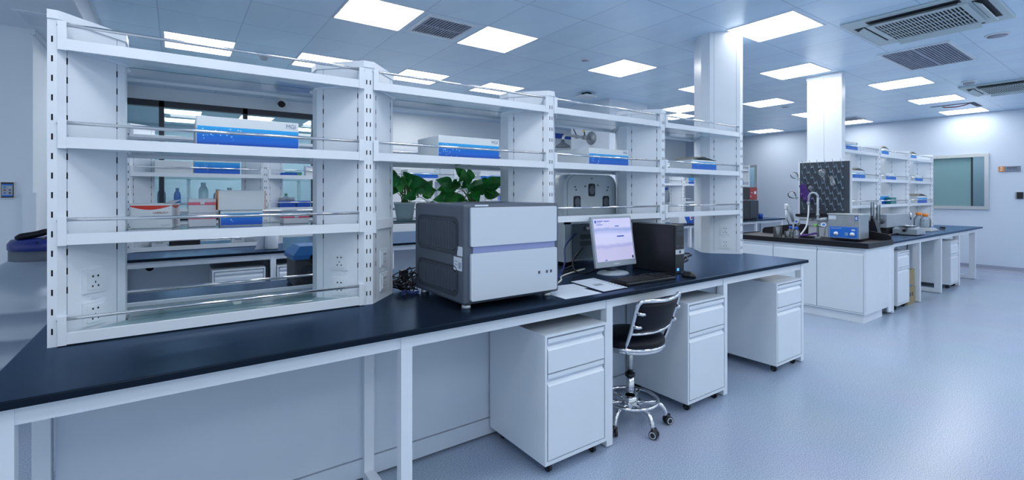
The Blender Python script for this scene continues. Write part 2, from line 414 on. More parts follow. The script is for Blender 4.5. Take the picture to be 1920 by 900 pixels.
# far wall with two observation windows
FW = [(2.02, 3.30), (6.245, 7.75)]; FZ0, FZ1 = 1.115, 2.145
w = MB(); ys = [-2.6, FW[0][0], FW[0][1], FW[1][0], FW[1][1], YB]
for i in (0, 2, 4): w.box(XF, XF + 0.1, ys[i], ys[i + 1], 0, ZC)
for a, b_ in FW: w.box(XF, XF + 0.1, a, b_, 0, FZ0).box(XF, XF + 0.1, a, b_, FZ1, ZC)
struct(w, 'wall_far', 'wall_paint_darkened')
struct(MB().box(13.2, 13.3, -2.6, YB, 0, ZC), 'wall_corridor', 'wall_paint')
struct(MB().box(5.53, 6.44, 5.17, 6.05, 0, ZC), 'wall_pillar', 'wall_paint')
# coved skirting on the far wall and the two thin floor lines in front of it
sk = MB().prism([(XF, 0.0), (XF - 0.045, 0.0), (XF - 0.02, 0.012), (XF - 0.008, 0.04), (XF - 0.008, 0.105), (XF, 0.105)], -2.6, YB, 'y')
struct(sk, 'baseboard_far', 'vent_gray')
struct(MB().box(11.10, 11.14, -2.6, 7.2, 0.0, 0.0015), 'trim_2', 'machine_groove')
struct(MB().box(11.93, 11.97, -2.6, 7.2, 0.0, 0.0015), 'trim_3', 'machine_groove')
struct(MB().box(-0.9, XF, YB - 0.012, YB, 0, 0.1), 'baseboard_back', 'vent_gray')
struct(MB().prism([(-0.955, 5.098), (-0.878, 5.098), (-0.878, 5.19), (-0.9, 5.19), (-0.9, 5.12), (-0.955, 5.12)], 0.10, 1.41, 'z'), 'trim_4', 'wall_paint')

# window 1 in the back wall: black frame, mullions and four panes
fr = MB(); y0, y1 = YB - 0.03, YB + 0.06
fr.box(WX0, WX1, y0, y1, WZ1 - 0.085, WZ1).box(WX0, WX1, y0, y1, WZ0, WZ0 + 0.06).box(WX0, WX0 + 0.05, y0, y1, WZ0, WZ1).box(WX1 - 0.05, WX1, y0, y1, WZ0, WZ1)
for x in (-0.165, 0.87): fr.box(x - 0.03, x + 0.03, y0, y1, WZ0, WZ1)
w1 = struct(fr, 'window_1', 'frame_dark')
for a, b_ in ((WX0 + 0.05, -0.195), (-0.135, 0.84), (0.90, WX1 - 0.05)):
    MB().box(a, b_, YB + 0.01, YB + 0.018, WZ0 + 0.06, WZ1 - 0.085).build('pane', 'window_glass', w1)
for i, (a, b_) in enumerate(FW):
    fr = MB(); x0, x1 = XF - 0.035, XF + 0.05
    fr.box(x0, x1, a, a + 0.06, FZ0, FZ1).box(x0, x1, b_ - 0.06, b_, FZ0, FZ1).box(x0, x1, a + 0.06, b_ - 0.06, FZ1 - 0.06, FZ1).box(x0, x1, a + 0.06, b_ - 0.06, FZ0, FZ0 + 0.06)
    wn_ = struct(fr, 'window_%d' % (i + 2), 'alu')
    d = a + 0.235
    MB().box(XF + 0.01, XF + 0.016, d + 0.012, b_ - 0.06, FZ0 + 0.06, FZ1 - 0.06).build('pane', 'frosted_glass', wn_, 'greenish frosted pane')
    MB().box(XF + 0.02, XF + 0.026, a + 0.06, d - 0.012, FZ0 + 0.06, FZ1 - 0.06).build('pane', 'window_glass', wn_, 'narrow clear pane')
    MB().box(XF + 0.005, XF + 0.03, d - 0.012, d + 0.012, FZ0 + 0.06, FZ1 - 0.06).build('mullion', 'frame_dark', wn_, 'dark upright')
# the laboratory beyond window 1
struct(MB().box(-4.0, 6.0, 12.6, 12.7, 0, ZC), 'wall_neighbour', 'wall_paint')
struct(MB().box(-4.0, 6.0, YB + 0.12, 12.6, ZC, ZC + 0.1), 'ceiling_neighbour', 'wall_paint')
struct(MB().box(-4.1, -4.0, YB + 0.12, 12.7, 0, ZC).box(6.0, 6.1, YB + 0.12, 12.7, 0, ZC), 'wall_neighbour_sides', 'wall_paint')

# ------------------------------------------------------------------ ceiling lights
def light(x, y, label, group):
    t = thing('ceiling_light', label, 'ceiling light', (x, y, ZC), group)
    s = 0.2825; f = 0.296
    fr = MB()
    for a in ((-f, f, -f, -s), (-f, f, s, f), (-f, -s, -s, s), (s, f, -s, s)): fr.box(x + a[0], x + a[1], y + a[2], y + a[3], ZC - 0.006, ZC)
    fr.build('frame', 'white_paint', t)
    MB().box(x - s, x + s, y - s, y + s, ZC - 0.004, ZC - 0.001).build('diffuser', 'lamp', t)
    return t
light_src = None
LIGHTS = [
 (1.375, 3.865, 'large square light panel cut by the top edge, left of the small slatted vent'),
 (2.555, 3.860, 'square light panel just right of the small slatted vent'),
 (4.350, 3.865, 'lone square light panel above the grey instrument with three fan holes'),
 (5.140+0.995, 3.868, 'light panel half hidden behind the tall service column'),
 (7.945, 3.930, 'narrow-looking light panel between the tall service column and the square pillar'),
 (9.745, 3.960, 'light panel half hidden behind the left side of the square pillar on the sink bench'),
 (11.49, 3.970, 'light panel peeking out right of the square pillar on the sink bench'),
 (4.395, 2.115, 'large light panel touching the top right of the tall service column'),
 (6.190, 2.735, 'light panel above the square pillar on the sink bench'),
 (8.035, 2.200, 'light panel below the flat slatted return grille'),
 (9.845, 2.245, 'light panel between the return grille and the opened ceiling tile'),
 (11.645, 2.275, 'farthest light panel on the right, just below the opened ceiling tile'),
 (0.195, 5.690, 'leftmost light panel, seen above the top left shelf rail'),
 (1.375, 5.660, 'light panel half hidden by the second shelf column from the left'),
 (2.545, 5.650, 'light panel above the second bay of the near shelf rack, left one of two'),
 (3.735, 5.650, 'light panel above the second bay of the near shelf rack, right one of two'),
 (7.280, 5.060, 'upper of two thin-looking light panels left of the tall service column'),
 (7.880, 5.655, 'lower of two thin-looking light panels left of the tall service column'),
 (3.480, 7.460, 'light panel glimpsed as a pale patch through the top glass shelf of the second bay'),
 (11.44, 5.720, 'farthest light panel right of the tall service column, near the back corner'),
]
L0 = light(LIGHTS[0][0], LIGHTS[0][1], LIGHTS[0][2], 'square ceiling light panels')
for x, y, lb in LIGHTS[1:]: copy_thing(L0, (x, y, ZC), lb)
for k, (x, y) in enumerate([(x_, y_) for y_ in (9.4, 10.6, 11.8) for x_ in (0.1, 1.3, 2.5)]):  # more panels than are visible, added to brighten the next room
    copy_thing(L0, (x, y, ZC), 'added light panel brightening the next room behind the window, %s' % ['nearest row', 'middle row', 'farthest row'][k // 3] + ', ' + ['first', 'second', 'third'][k % 3] + ' from the left', None, 'light panels in the next room')
for k, y in enumerate((2.55, 6.95)): copy_thing(L0, (12.65, y, ZC), 'unseen ceiling light added in the corridor behind the %s window of the far wall' % ['right', 'left'][k], None, 'added corridor lights')  # unseen lamps, added to light the corridor behind the panes
# unseen panels added behind and beside the viewpoint for more light, continuing the grid
for k, (x, y) in enumerate([(1.375, 1.47), (3.17, 0.275), (4.95, -0.32), (7.94, 0.275), (9.74, 0.275), (1.375, -0.92), (11.5, 0.275), (3.17, -1.52), (6.15, -1.52), (4.95, -1.52), (7.94, -1.52), (9.74, -1.52), (6.15, 0.275), (-0.2, 0.275), (-0.2, 1.47), (-0.2, -1.52)]):
    copy_thing(L0, (x, y, ZC), 'unseen light panel added behind the viewpoint, continuing the ceiling grid', None, 'added light panels behind the viewpoint')

# ------------------------------------------------------------------ other ceiling fittings
def grille(x0, x1, y0, y1, label, bars, along, group=None, hub=False):
    t = thing('air_grille', label, 'air vent', ((x0 + x1) / 2, (y0 + y1) / 2, ZC), group)
    b_ = 0.03; fr = MB()
    for a in ((x0, x1, y0, y0 + b_), (x0, x1, y1 - b_, y1), (x0, x0 + b_, y0 + b_, y1 - b_), (x1 - b_, x1, y0 + b_, y1 - b_)): fr.box(*a, ZC - 0.012, ZC)
    fr.build('frame', 'white_paint', t)
    MB().box(x0 + b_, x1 - b_, y0 + b_, y1 - b_, ZC - 0.003, ZC).build('backing', 'vent_dark', t)
    sl = MB()
    for i in range(bars):
        if along == 'x':
            y = y0 + b_ + (y1 - y0 - 2 * b_) * (i + 0.5) / bars; q = (y1 - y0) / bars * 0.22; sl.box(x0 + b_, x1 - b_, y - q, y + q, ZC - 0.013, ZC - 0.003)
        else:
            x = x0 + b_ + (x1 - x0 - 2 * b_) * (i + 0.5) / bars; q = (x1 - x0) / bars * 0.22; sl.box(x - q, x + q, y0 + b_, y1 - b_, ZC - 0.013, ZC - 0.003)
    if hub: ym = (y0 + y1) / 2; sl.box(x0 + b_, x1 - b_, ym - 0.012, ym + 0.012, ZC - 0.014, ZC - 0.003)
    sl.build('slats', 'vent_gray', t)
    return t
grille(1.72, 2.19, 3.62, 4.08, 'small square vent with grey slats between two light panels', 15, 'y', hub=True)
grille(6.16, 7.24, 1.30, 1.90, 'flat grey slatted return grille in front of the nearer air conditioner', 22, 'x', hub=True)
grille(10.7, 11.2, 3.62, 4.05, 'dark vent partly hidden right of the square pillar', 10, 'y')
def cassette(x0, y0, s, label):
    t = thing('ceiling_cassette', label, 'air conditioner', (x0 + s / 2, y0 + s / 2, ZC), 'ceiling air conditioners')
    cx, cy, h = x0 + s / 2, y0 + s / 2, s / 2
    # flat flange plus a bevelled raised face
    fl = MB().bbox(x0, x0 + s, y0, y0 + s, ZC - 0.022, ZC, 0, 0.008)
    fl.build('flange', 'ac_white', t)
    g = 0.285
    fp = MB(); q = 0.325
    for a in ((-q, q, -q, -g), (-q, q, g, q), (-q, -g, -g, g), (g, q, -g, g)): fp.box(cx + a[0], cx + a[1], cy + a[2], cy + a[3], ZC - 0.040, ZC - 0.021)
    fp.build('face_panel', 'ac_white', t)
    MB().box(cx - g, cx + g, cy - g, cy + g, ZC - 0.026, ZC - 0.0225).build('grille_recess', 'ac_dark', t)
    gr = MB()
    for i in range(25):
        x = cx - g + 2 * g * i / 24; gr.box(cx - g, cx + g, cy - g + 2 * g * i / 24 - 0.0045, cy - g + 2 * g * i / 24 + 0.0045, ZC - 0.038, ZC - 0.035)
    for i in range(5):
        y = cy - g + 2 * g * i / 4; gr.box(cx - g + 2 * g * i / 4 - 0.005, cx - g + 2 * g * i / 4 + 0.005, cy - g, cy + g, ZC - 0.040, ZC - 0.037)
    gr.build('grille', 'ac_white', t)
    for k in range(4):
        M = Matrix.Translation((cx, cy, 0)) @ Matrix.Rotation(k * PI / 2, 4, 'Z')
        sl = MB().box(-0.30, 0.30, 0.345, 0.425, ZC - 0.0245, ZC - 0.0225).xform(M)
        so = sl.build('air_slot', 'ac_dark', t)
        va = MB(); o = 0
        va.add([(-0.285, 0.352, ZC - 0.030), (0.285, 0.352, ZC - 0.030), (0.285, 0.400, ZC - 0.062), (-0.285, 0.400, ZC - 0.062),
                (-0.285, 0.356, ZC - 0.024), (0.285, 0.356, ZC - 0.024), (0.285, 0.404, ZC - 0.056), (-0.285, 0.404, ZC - 0.056)],
               [(0, 1, 2, 3), (7, 6, 5, 4), (0, 4, 5, 1), (1, 5, 6, 2), (2, 6, 7, 3), (3, 7, 4, 0)])
        va.xform(M).build('vane', 'ac_white', so)
    return t
cassette(4.80, 0.80, 0.95, 'nearer ceiling cassette air conditioner with dark square grille at the top right')
cassette(8.95, 0.86, 0.95, 'farther ceiling cassette air conditioner cut by the right edge')
def detector(x, y, z, label, r=0.055):
    t = thing('smoke_detector', label, 'smoke detector', (x, y, z), 'smoke detectors')
    MB().lathe([(r * 0.8, -0.022), (r, -0.018), (r, 0)], (x, y, z)).build('base', 'white_plastic', t)
    MB().lathe([(0, -0.05), (r * 0.55, -0.048), (r * 0.8, -0.036), (r * 0.8, -0.022)], (x, y, z)).build('sensor_head', 'gray_plastic', t)
detector(8.6, 1.63, ZC, 'round white smoke detector beside the farther air conditioner', 0.075)
detector(0.78, 5.74, ZC, 'small smoke detector above the first bay, right of the leftmost light panel')
def downdisc(x, y, r, label, nm='ceiling_speaker', cat='speaker'):
    MB().lathe([(r, -0.012), (r * 1.05, -0.004), (r * 1.05, 0)], (x, y, ZC)).lathe([(0, -0.013), (r * 0.85, -0.0125)], (x, y, ZC), mi=1).thing(nm, ['white_plastic', 'vent_gray'], label, cat, org=(x, y, ZC))
downdisc(3.73, 3.85, 0.045, 'small round grey disc in the ceiling left of the lone light panel')
downdisc(6.31, 1.00, 0.085, 'round disc flush in the ceiling right of the return grille')
downdisc(8.54, 3.93, 0.06, 'small round disc in the ceiling left of the square pillar')
t = thing('wireless_access_point', 'white square wireless access point on a dark bracket under the ceiling', 'access point', (4.98, 5.11, ZC))
MB().box(4.93, 5.03, 5.06, 5.16, ZC - 0.035, ZC).build('bracket', 'black_matte', t)
MB().bbox(4.86, 5.10, 4.99, 5.23, ZC - 0.065, ZC - 0.035, 0, 0.014).build('body', 'white_plastic', t)
t = thing('security_camera', 'white dome security camera with a black lens above the black framed window', 'camera', (1.34, 8.05, ZC))
MB().lathe([(0.06, -0.035), (0.075, -0.01), (0.075, 0)], (1.34, 8.05, ZC)).build('mount', 'white_plastic', t)
MB().lathe([(0, -0.15), (0.05, -0.135), (0.085, -0.09), (0.078, -0.05), (0.05, -0.03)], (1.34, 8.05, ZC)).build('housing', 'white_plastic', t)
d = Vector((-0.25, -0.9, -0.35)).normalized(); c = Vector((1.34, 8.05, ZC - 0.095))
MB().cyl(c + d * 0.04, c + d * 0.094, 0.058, 0.045, 20).build('lens', 'black_plastic', t)
t = thing('ceiling_opening', 'opened ceiling tile with a dark gap and a dangling red brown cable', 'ceiling opening', (11.0, 2.0, ZC))
MB().box(10.62, 11.20, 1.95, 2.02, ZC - 0.004, ZC).box(10.62, 10.66, 1.95, 2.5, ZC - 0.005, ZC).build('gap', 'vent_dark', t)
MB().tube(smooth_path([(10.7, 2.02, ZC - 0.002), (10.72, 2.10, ZC - 0.02), (10.74, 2.2, ZC - 0.03), (10.76, 2.32, ZC - 0.018), (10.78, 2.38, ZC)]), 0.008, 6).build('cable', 'red', t)
t = thing('soffit_vent', 'plain air vent in the lowered ceiling at the top left', 'air vent', (-0.66, 4.85, 2.67))
MB().box(-0.92, -0.62, 4.62, 4.99, 2.660, 2.67).build('frame', 'wall_paint', t)
MB().box(-0.89, -0.65, 4.66, 4.95, 2.655, 2.660).build('core', 'panel_paint', t)

# ------------------------------------------------------------------ lab benches
def make_bench(x0, x1, yf, legs, label, panel_hole=None, depth=1.54, sides=(1, -1), skip_front=()):
    t = thing('lab_bench', label, 'lab bench', ((x0 + x1) / 2, yf + depth / 2, 0), 'white framed lab benches')
    yc = yf + depth / 2
    MB().bbox(x0, x1, yf, yf + depth, 0.825, 0.85, 0, 0.004).build('worktop', 'epoxy', t)
    for sd in sides:
        Y = lambda d: (yf + d) if sd == 1 else (yf + depth - d)
        for lx in legs:
            lg = MB()
            lg.box(lx - 0.024, lx + 0.024, *sorted((Y(0.03), Y(0.075))), 0.006, 0.825)
            lg.box(lx - 0.024, lx + 0.024, *sorted((Y(0.075), Y(0.49))), 0.006, 0.05)
            lg.box(lx - 0.024, lx + 0.024, *sorted((Y(0.49), Y(0.535))), 0.006, 0.825)
            lg.box(lx - 0.014, lx + 0.014, *sorted((Y(0.04), Y(0.065))), 0, 0.006, 1)
            lg.build('leg_frame', ['white_paint', 'black_plastic'], t)
        for i in range(len(legs) - 1):
            a, b_ = legs[i] + 0.024, legs[i + 1] - 0.024
            MB().box(a, b_, *sorted((Y(0.036), Y(0.070))), 0.77, 0.825).build('front_rail', 'white_paint', t)
            pn = MB().box(a + 0.008, b_, *sorted((Y(0.518), Y(0.530))), 0.11, 0.80).box(a + 0.008, b_, *sorted((Y(0.512), Y(0.532))), 0.015, 0.105)
            po = pn.build('back_panel', 'panel_paint', t)
            if panel_hole is not None and sd == 1 and a < panel_hole[0] < b_:
                MB().cyl((panel_hole[0], Y(0.5165), panel_hole[1]), (panel_hole[0], Y(0.521), panel_hole[1]), 0.032, n=20).build('cable_hole', 'slot', po)
    return t
BX = [-0.382, 0.770, 1.960, 3.115, 4.270]
bench1 = make_bench(-0.448, 4.32, 1.80, BX, 'long near lab bench with black worktop carrying the grey machine and the computer')
bench2 = make_bench(-0.448, 4.32, 5.05, BX, 'second lab bench seen through the shelves behind the near bench', (-0.2, 0.712))

# ------------------------------------------------------------------ reagent racks
LV = [0.005, 0.365, 0.717, 1.072]
def hexpts(hw_f, yf, hw_m, ym):
    return [(-hw_f, -yf), (hw_f, -yf), (hw_m, -ym), (hw_m, ym), (hw_f, yf), (-hw_f, yf), (-hw_m, ym), (-hw_m, -ym)]
HF, HYF, HM, HYM = 0.022, 0.237, 0.200, 0.045
def facet(k, s_, off=0.0):
    """point on the facet k (sx, sy): s_ 0 at the front post, 1 at the middle; off outward"""
    sx, sy = k; a = Vector((sx * HF, sy * HYF)); b_ = Vector((sx * HM, sy * HYM)); d = b_ - a
    n = Vector((sx * abs(d.y), sy * abs(d.x))).normalized()
    return a + d * s_ + n * off, d.normalized(), n
def facet_box(mb, k, s_, w, z0, z1, thick, mi):
    p, d, n = facet(k, s_); q = []
    for a, b_ in ((-w / 2, -0.0015), (w / 2, -0.0015), (w / 2, thick), (-w / 2, thick)): q.append(p + d * a + n * b_)
    mb.prism([tuple(v) for v in q], z0, z1, 'z', mi)
def make_post(x, t, top, sockets, capped=True, facets=((1, -1), (-1, -1)), half=False):
    cut = lambda pts: [(max(a, -0.004 - (0 if abs(a) <= HM else 0.004)), b_) for a, b_ in pts] if half else pts
    if half: facets = tuple(k for k in facets if k[0] > 0)
    mb = MB().prism([(x + a, b_) for a, b_ in cut(hexpts(HF, HYF, HM, HYM))], 0, top, 'z')
    nz = int((min(top, 1.17) - 0.02) / 0.07)
    for i in range(nz):
        z = 0.045 + 0.07 * i
        for sx in ((0.009,) if half else (-0.009, 0.009)):
            for sy in (-1, 1): mb.box(x + sx - 0.0024, x + sx + 0.0024, sy * HYF - 0.0008, sy * HYF + 0.0008, z, z + 0.022, 1)
    s0 = MB()
    for k in facets:
        for s_ in (0.13, 0.86):
            facet_box(s0, k, s_, 0.0022, 0.02, top - 0.002, 0.0004, 2)
            for i in range(4 if s_ > 0.5 else 2, nz): facet_box(s0, k, s_, 0.0046, 0.045 + 0.07 * i, 0.069 + 0.07 * i, 0.0009, 1)
    for i in range(len(s0.v)): s0.v[i] = (s0.v[i][0] + x, s0.v[i][1], s0.v[i][2])
    mb.add(s0.v, s0.f, 0); mb.mi[-len(s0.f):] = s0.mi
    po = mb.build('shelf_column', ['white_paint', 'slot', 'seam'], t)
    if capped:
        MB().prism([(x + a, b_) for a, b_ in cut(hexpts(HF + 0.004, HYF + 0.005, HM + 0.005, HYM + 0.004))], top - 0.001, top + 0.03, 'z').build('cap', 'white_paint', po)
    if sockets:
        for k in facets:
            for z0 in (0.045, 0.170):
                mb = MB(); p, d, n = facet(k, 0.50)
                # plate, raised middle, pin holes
                s = MB()
                facet_box(s, k, 0.50, 0.090, z0, z0 + 0.090, 0.006, 0); facet_box(s, k, 0.50, 0.060, z0 + 0.012, z0 + 0.078, 0.009, 0)
                for du, dz, w_, h_ in ((-0.010, 0.060, 0.006, 0.007), (0.010, 0.060, 0.006, 0.007), (0, 0.036, 0.003, 0.009), (-0.011, 0.022, 0.005, 0.007), (0.011, 0.022, 0.005, 0.007)):
                    L_ = (Vector((HM - HF, HYM - HYF))).length; facet_box(s, k, 0.50 + du / L_, w_, z0 + dz, z0 + dz + h_, 0.0095, 1)
                for i in range(len(s.v)): s.v[i] = (s.v[i][0] + x, s.v[i][1], s.v[i][2])
                s.build('power_socket', ['socket_white', 'slot'], po)
            s = MB(); facet_box(s, k, 0.50, 0.026, 0.146, 0.158, 0.004, 0); facet_box(s, k, 0.50, 0.018, 0.149, 0.155, 0.0045, 1)
            for i in range(len(s.v)): s.v[i] = (s.v[i][0] + x, s.v[i][1], s.v[i][2])
            s.build('indicator', ['socket_white', 'cabinet_paint'], po)
    return po
def make_shelf(xa, xb, z, sy, t, detail=True):
    """one bay's shelf on side sy: metal lip (the shelf itself), glass plate, rail and two end brackets"""
    yl = sy * 0.235
    lip = MB().box(xa + 0.028, xb - 0.028, *sorted((yl + sy * 0.008, yl - sy * 0.010)), z, z + 0.040)
    # slim arms under the glass along the column facets
    for x, s_ in ((xa, 1), (xb, -1)):
        lip.add([(x + s_ * 0.045, yl, z + 0.004), (x + s_ * 0.205, sy * 0.045, z + 0.004), (x + s_ * 0.213, sy * 0.050, z + 0.004), (x + s_ * 0.053, yl, z + 0.004),
                 (x + s_ * 0.045, yl, z + 0.020), (x + s_ * 0.205, sy * 0.045, z + 0.020), (x + s_ * 0.213, sy * 0.050, z + 0.020), (x + s_ * 0.053, yl, z + 0.020)],
                [(0, 3, 2, 1), (4, 5, 6, 7), (0, 1, 5, 4), (1, 2, 6, 5), (2, 3, 7, 6), (3, 0, 4, 7)])
    so = lip.build('shelf', 'white_paint', t)
    y0 = yl - sy * 0.010; y1 = sy * 0.004
    # glass follows the columns' slanted faces
    def xoff(y): return HF + (HM - HF) * min(1, max(0, (HYF - abs(y)) / (HYF - HYM))) + 0.008
    poly = [(xa + xoff(y0), y0), (xb - xoff(y0), y0), (xb - xoff(0.045), sy * 0.045), (xb - xoff(0.045), y1), (xa + xoff(0.045), y1), (xa + xoff(0.045), sy * 0.045)]
    MB().prism(poly, z + (0.025 if z == LV[1] else 0.014), z + (0.034 if z == LV[1] else 0.023), 'z', 1, 0).build('glass_plate', ['teal_glass' if z == LV[0] else 'shelf_glass', 'glass_edge'], so)
    MB().cyl((xa + 0.030, yl + sy * 0.002, z + 0.092), (xb - 0.030, yl + sy * 0.002, z + 0.092), 0.0070, n=12).build('guard_rail', 'chrome', so)
    for x, s_ in ((xa + 0.024, 1), (xb - 0.024, -1)):
        e = MB().box(*sorted((x, x + s_ * 0.024)), *sorted((yl + sy * 0.011, yl - sy * 0.014)), z - 0.002, z + 0.102)
        e.cyl((x - s_ * 0.004, yl, z + 0.092), (x + s_ * 0.001, yl, z + 0.092), 0.008, n=10)
        e.build('end_bracket', 'white_paint', so)
def make_rack(posts, loc, label, front, back, tall=(), sockets=True, facets=((1, -1), (-1, -1)), skip=()):
    t = thing('reagent_rack', label, 'reagent shelf rack', (0, 0, 0), 'white reagent racks on the benches')
    for i, x in enumerate(posts):
        if i not in skip: make_post(x, t, (2.05 if i in tall else 1.18), sockets, i not in tall, facets, half=(i == 0))
    for i in range(len(posts) - 1):
        for l in range(4):
            if l in front[i]: make_shelf(posts[i], posts[i + 1], LV[l], -1, t)
            if l in back[i]: make_shelf(posts[i], posts[i + 1], LV[l], 1, t)
    t.location = loc; ORG[t.name] = Vector((0, 0, 0)); return t
PX = [-0.371, 0.782, 1.963, 3.104, 4.245]
rack1 = make_rack(PX, (0, 2.575, 0.85), 'near white reagent rack with glass shelves, ending in a column to the ceiling',
                  [(0, 1, 2, 3), (2, 3), (1, 2, 3), (1, 2, 3)], [(0, 1, 2, 3), (1, 2, 3), (2, 3), (2, 3)], tall=(4,))
_t = MB(); facet_box(_t, (1, -1), 0.50, 0.215, LV[1] + 0.005, LV[1] + 0.055, 0.012, 0); facet_box(_t, (1, -1), 0.05, 0.02, LV[1] - 0.01, LV[1] + 0.09, 0.014, 0)
for i in range(len(_t.v)): _t.v[i] = (_t.v[i][0] + PX[1], _t.v[i][1], _t.v[i][2])
ORG[rack1.name] = Vector((0, 0, 0)); _t.build('spare_bracket', 'white_paint', rack1, 'bracket left on the column without a shelf')
rack2 = make_rack(PX, (0, 5.895, 0.85), 'white reagent rack on the second bench, seen through the near rack', [(0, 1, 2, 3), (1, 2, 3), (1, 2, 3), (1, 2, 3)], [(), (), (), ()])

# ------------------------------------------------------------------ drawer pedestals on castors
def make_pedestal(label, loc):
    t = thing('drawer_pedestal', label, 'drawer cabinet', (0, 0, 0), 'white drawer pedestals on castors under the benches')
    Wd, D, z0, z1 = 0.43, 0.50, 0.062, 0.705
    b_ = MB().box(0, 0.012, 0, D, z0, z1).box(Wd - 0.012, Wd, 0, D, z0, z1).box(0.012, Wd - 0.012, 0, D, z1 - 0.012, z1).box(0.012, Wd - 0.012, 0, D, z0, z0 + 0.018).box(0.012, Wd - 0.012, D - 0.012, D, z0 + 0.018, z1 - 0.012).box(0.012, Wd - 0.012, 0.022, 0.03, z0 + 0.018, z1 - 0.012)
    b_.build('body', 'cabinet_paint', t)
    def front(za, zb, nm):
        # side profile (y, z): flat face, finger groove at the top, lip above it
        pr = [(0.022, za), (0.0, za), (0.0, zb - 0.058), (0.014, zb - 0.040), (0.014, zb - 0.024), (0.001, zb - 0.022), (0.001, zb), (0.022, zb)]
        o = MB().prism([(y, z) for y, z in pr], 0.020, Wd - 0.020, 'x').build(nm, 'cabinet_paint', t)
        MB().box(0.020, Wd - 0.020, 0.0125, 0.0138, zb - 0.039, zb - 0.025).build('finger_groove', 'panel_paint', o)
    front(0.515, 0.684, 'drawer'); front(0.086, 0.508, 'door')
    for x in (0.06, Wd - 0.06):
        for y in (0.05, D - 0.05):
            c = MB().cyl((x - 0.009, y, 0.023), (x + 0.009, y, 0.023), 0.023, n=18)
            c.cyl((x - 0.011, y, 0.023), (x + 0.011, y, 0.023), 0.009, n=12, mi=1)
            c.box(x - 0.014, x - 0.011, y - 0.012, y + 0.016, 0.018, 0.056).box(x + 0.011, x + 0.014, y - 0.012, y + 0.016, 0.018, 0.056).box(x - 0.018, x + 0.018, y - 0.018, y + 0.022, 0.055, 0.062)
            c.build('castor', ['black_plastic', 'gray_plastic'], t)
    t.location = loc; return t
ped = make_pedestal('white drawer pedestal nearest the camera, left of the stool', (1.475, 1.80, 0))
copy_thing(ped, (2.645, 1.805, 0), 'white drawer pedestal right of the stool, under the middle of the near bench')
copy_thing(ped, (3.795, 1.81, 0), 'white drawer pedestal at the right end of the near bench')
copy_thing(ped, (0.268, 5.055, 0), 'white pedestal under the second bench seen below the first bay, left one')
copy_thing(ped, (0.80, 5.055, 0), 'white pedestal under the second bench beside the dark ice box')
# ------------------------------------------------------------------ sink bench (right island)
IX0, IY0, IY1 = 6.03, 1.95, 3.45
sb = thing('sink_bench', 'far right lab bench whose near end is a white sink cabinet with thick black top', 'lab bench', (8.5, 2.7, 0))
MB().bbox(6.76, 11.05, IY0 - 0.03, IY1 + 0.03, 0.825, 0.85, 0, 0.004).build('worktop', 'epoxy', sb)
tp = MB(); a, b_, c, d = 6.30, 6.56, 2.60, 2.82
for q in ((6.0, a, IY0 - 0.03, IY1 + 0.03), (b_, 6.76, IY0 - 0.03, IY1 + 0.03), (a, b_, IY0 - 0.03, c), (a, b_, d, IY1 + 0.03)): tp.box(*q, 0.815, 0.862)
for q in ((6.0, 6.02, IY0 - 0.03, IY1 + 0.03), (6.02, 6.76, IY0 - 0.03, IY0 - 0.01), (6.02, 6.76, IY1 + 0.01, IY1 + 0.03)): tp.box(*q, 0.860, 0.872)
for q in ((a - 0.01, a, c - 0.01, d + 0.01), (b_, b_ + 0.01, c - 0.01, d + 0.01), (a, b_, c - 0.01, c), (a, b_, d, d + 0.01)): tp.box(*q, 0.62, 0.816)
tp.box(a - 0.01, b_ + 0.01, c - 0.01, d + 0.01, 0.60, 0.62)
tp.build('sink_top', 'sink_epoxy', sb, 'thick black sink top with a raised rim')
# splash board across the bench, highest in the middle, its ends rounded
zt = 0.862
def pro(y):
    s_ = (y - 1.93) / 1.48; return 0.932 + 0.075 * min(1, max(0, 1.6 * (1 - abs(2 * s_ - 1))))
pl = [(1.935, zt), (1.935, 0.900)] + [(1.975 + 0.04 * math.cos(math.radians(t_)), 0.895 + 0.037 * math.sin(math.radians(t_))) for t_ in (160, 135, 110, 90)]
pl += [(2.30, 0.99), (2.45, 1.005), (2.90, 1.005), (3.05, 0.99)]
pl += [(3.365 + 0.04 * math.cos(math.radians(t_)), 0.895 + 0.04 * math.sin(math.radians(t_))) for t_ in (90, 70, 45, 20)] + [(3.41, 0.90), (3.41, zt)]
MB().prism(pl, 6.74, 6.76, 'x').build('splash_board', 'sink_epoxy', sb, 'black upright board across the bench')
cb = MB().box(IX0 + 0.02, 6.72, IY0 + 0.0, IY0 + 0.018, 0.10, 0.815).box(IX0 + 0.02, 6.72, IY1 - 0.018, IY1, 0.10, 0.815).box(IX0 + 0.022, 6.72, IY0 + 0.018, IY1 - 0.018, 0.10, 0.118).box(6.70, 6.72, IY0 + 0.018, IY1 - 0.018, 0.118, 0.815)
cb.box(IX0, IX0 + 0.02, IY0, IY0 + 0.022, 0.10, 0.815).box(IX0, IX0 + 0.02, IY1 - 0.022, IY1, 0.10, 0.815).box(IX0, IX0 + 0.02, IY0 + 0.022, IY1 - 0.022, 0.795, 0.815).box(IX0, IX0 + 0.02, IY0 + 0.022, IY1 - 0.022, 0.10, 0.112)
cb.build('sink_cabinet', 'cabinet_paint', sb)
MB().box(IX0 + 0.03, 6.60, IY0 + 0.03, IY1 - 0.03, 0, 0.10).build('plinth', 'white_paint', sb)
for y0, y1 in ((1.975, 2.425), (2.432, 2.915), (2.922, 3.425)):
    pr = [(0.0, 0.116), (0.0, 0.735), (0.014, 0.752), (0.014, 0.770), (0.001, 0.772), (0.001, 0.792), (0.02, 0.792), (0.02, 0.116)]
    MB().prism([(IX0 - 0.002 + q[0], q[1]) for q in pr], y0, y1, 'y').build('door', 'cabinet_paint', sb)
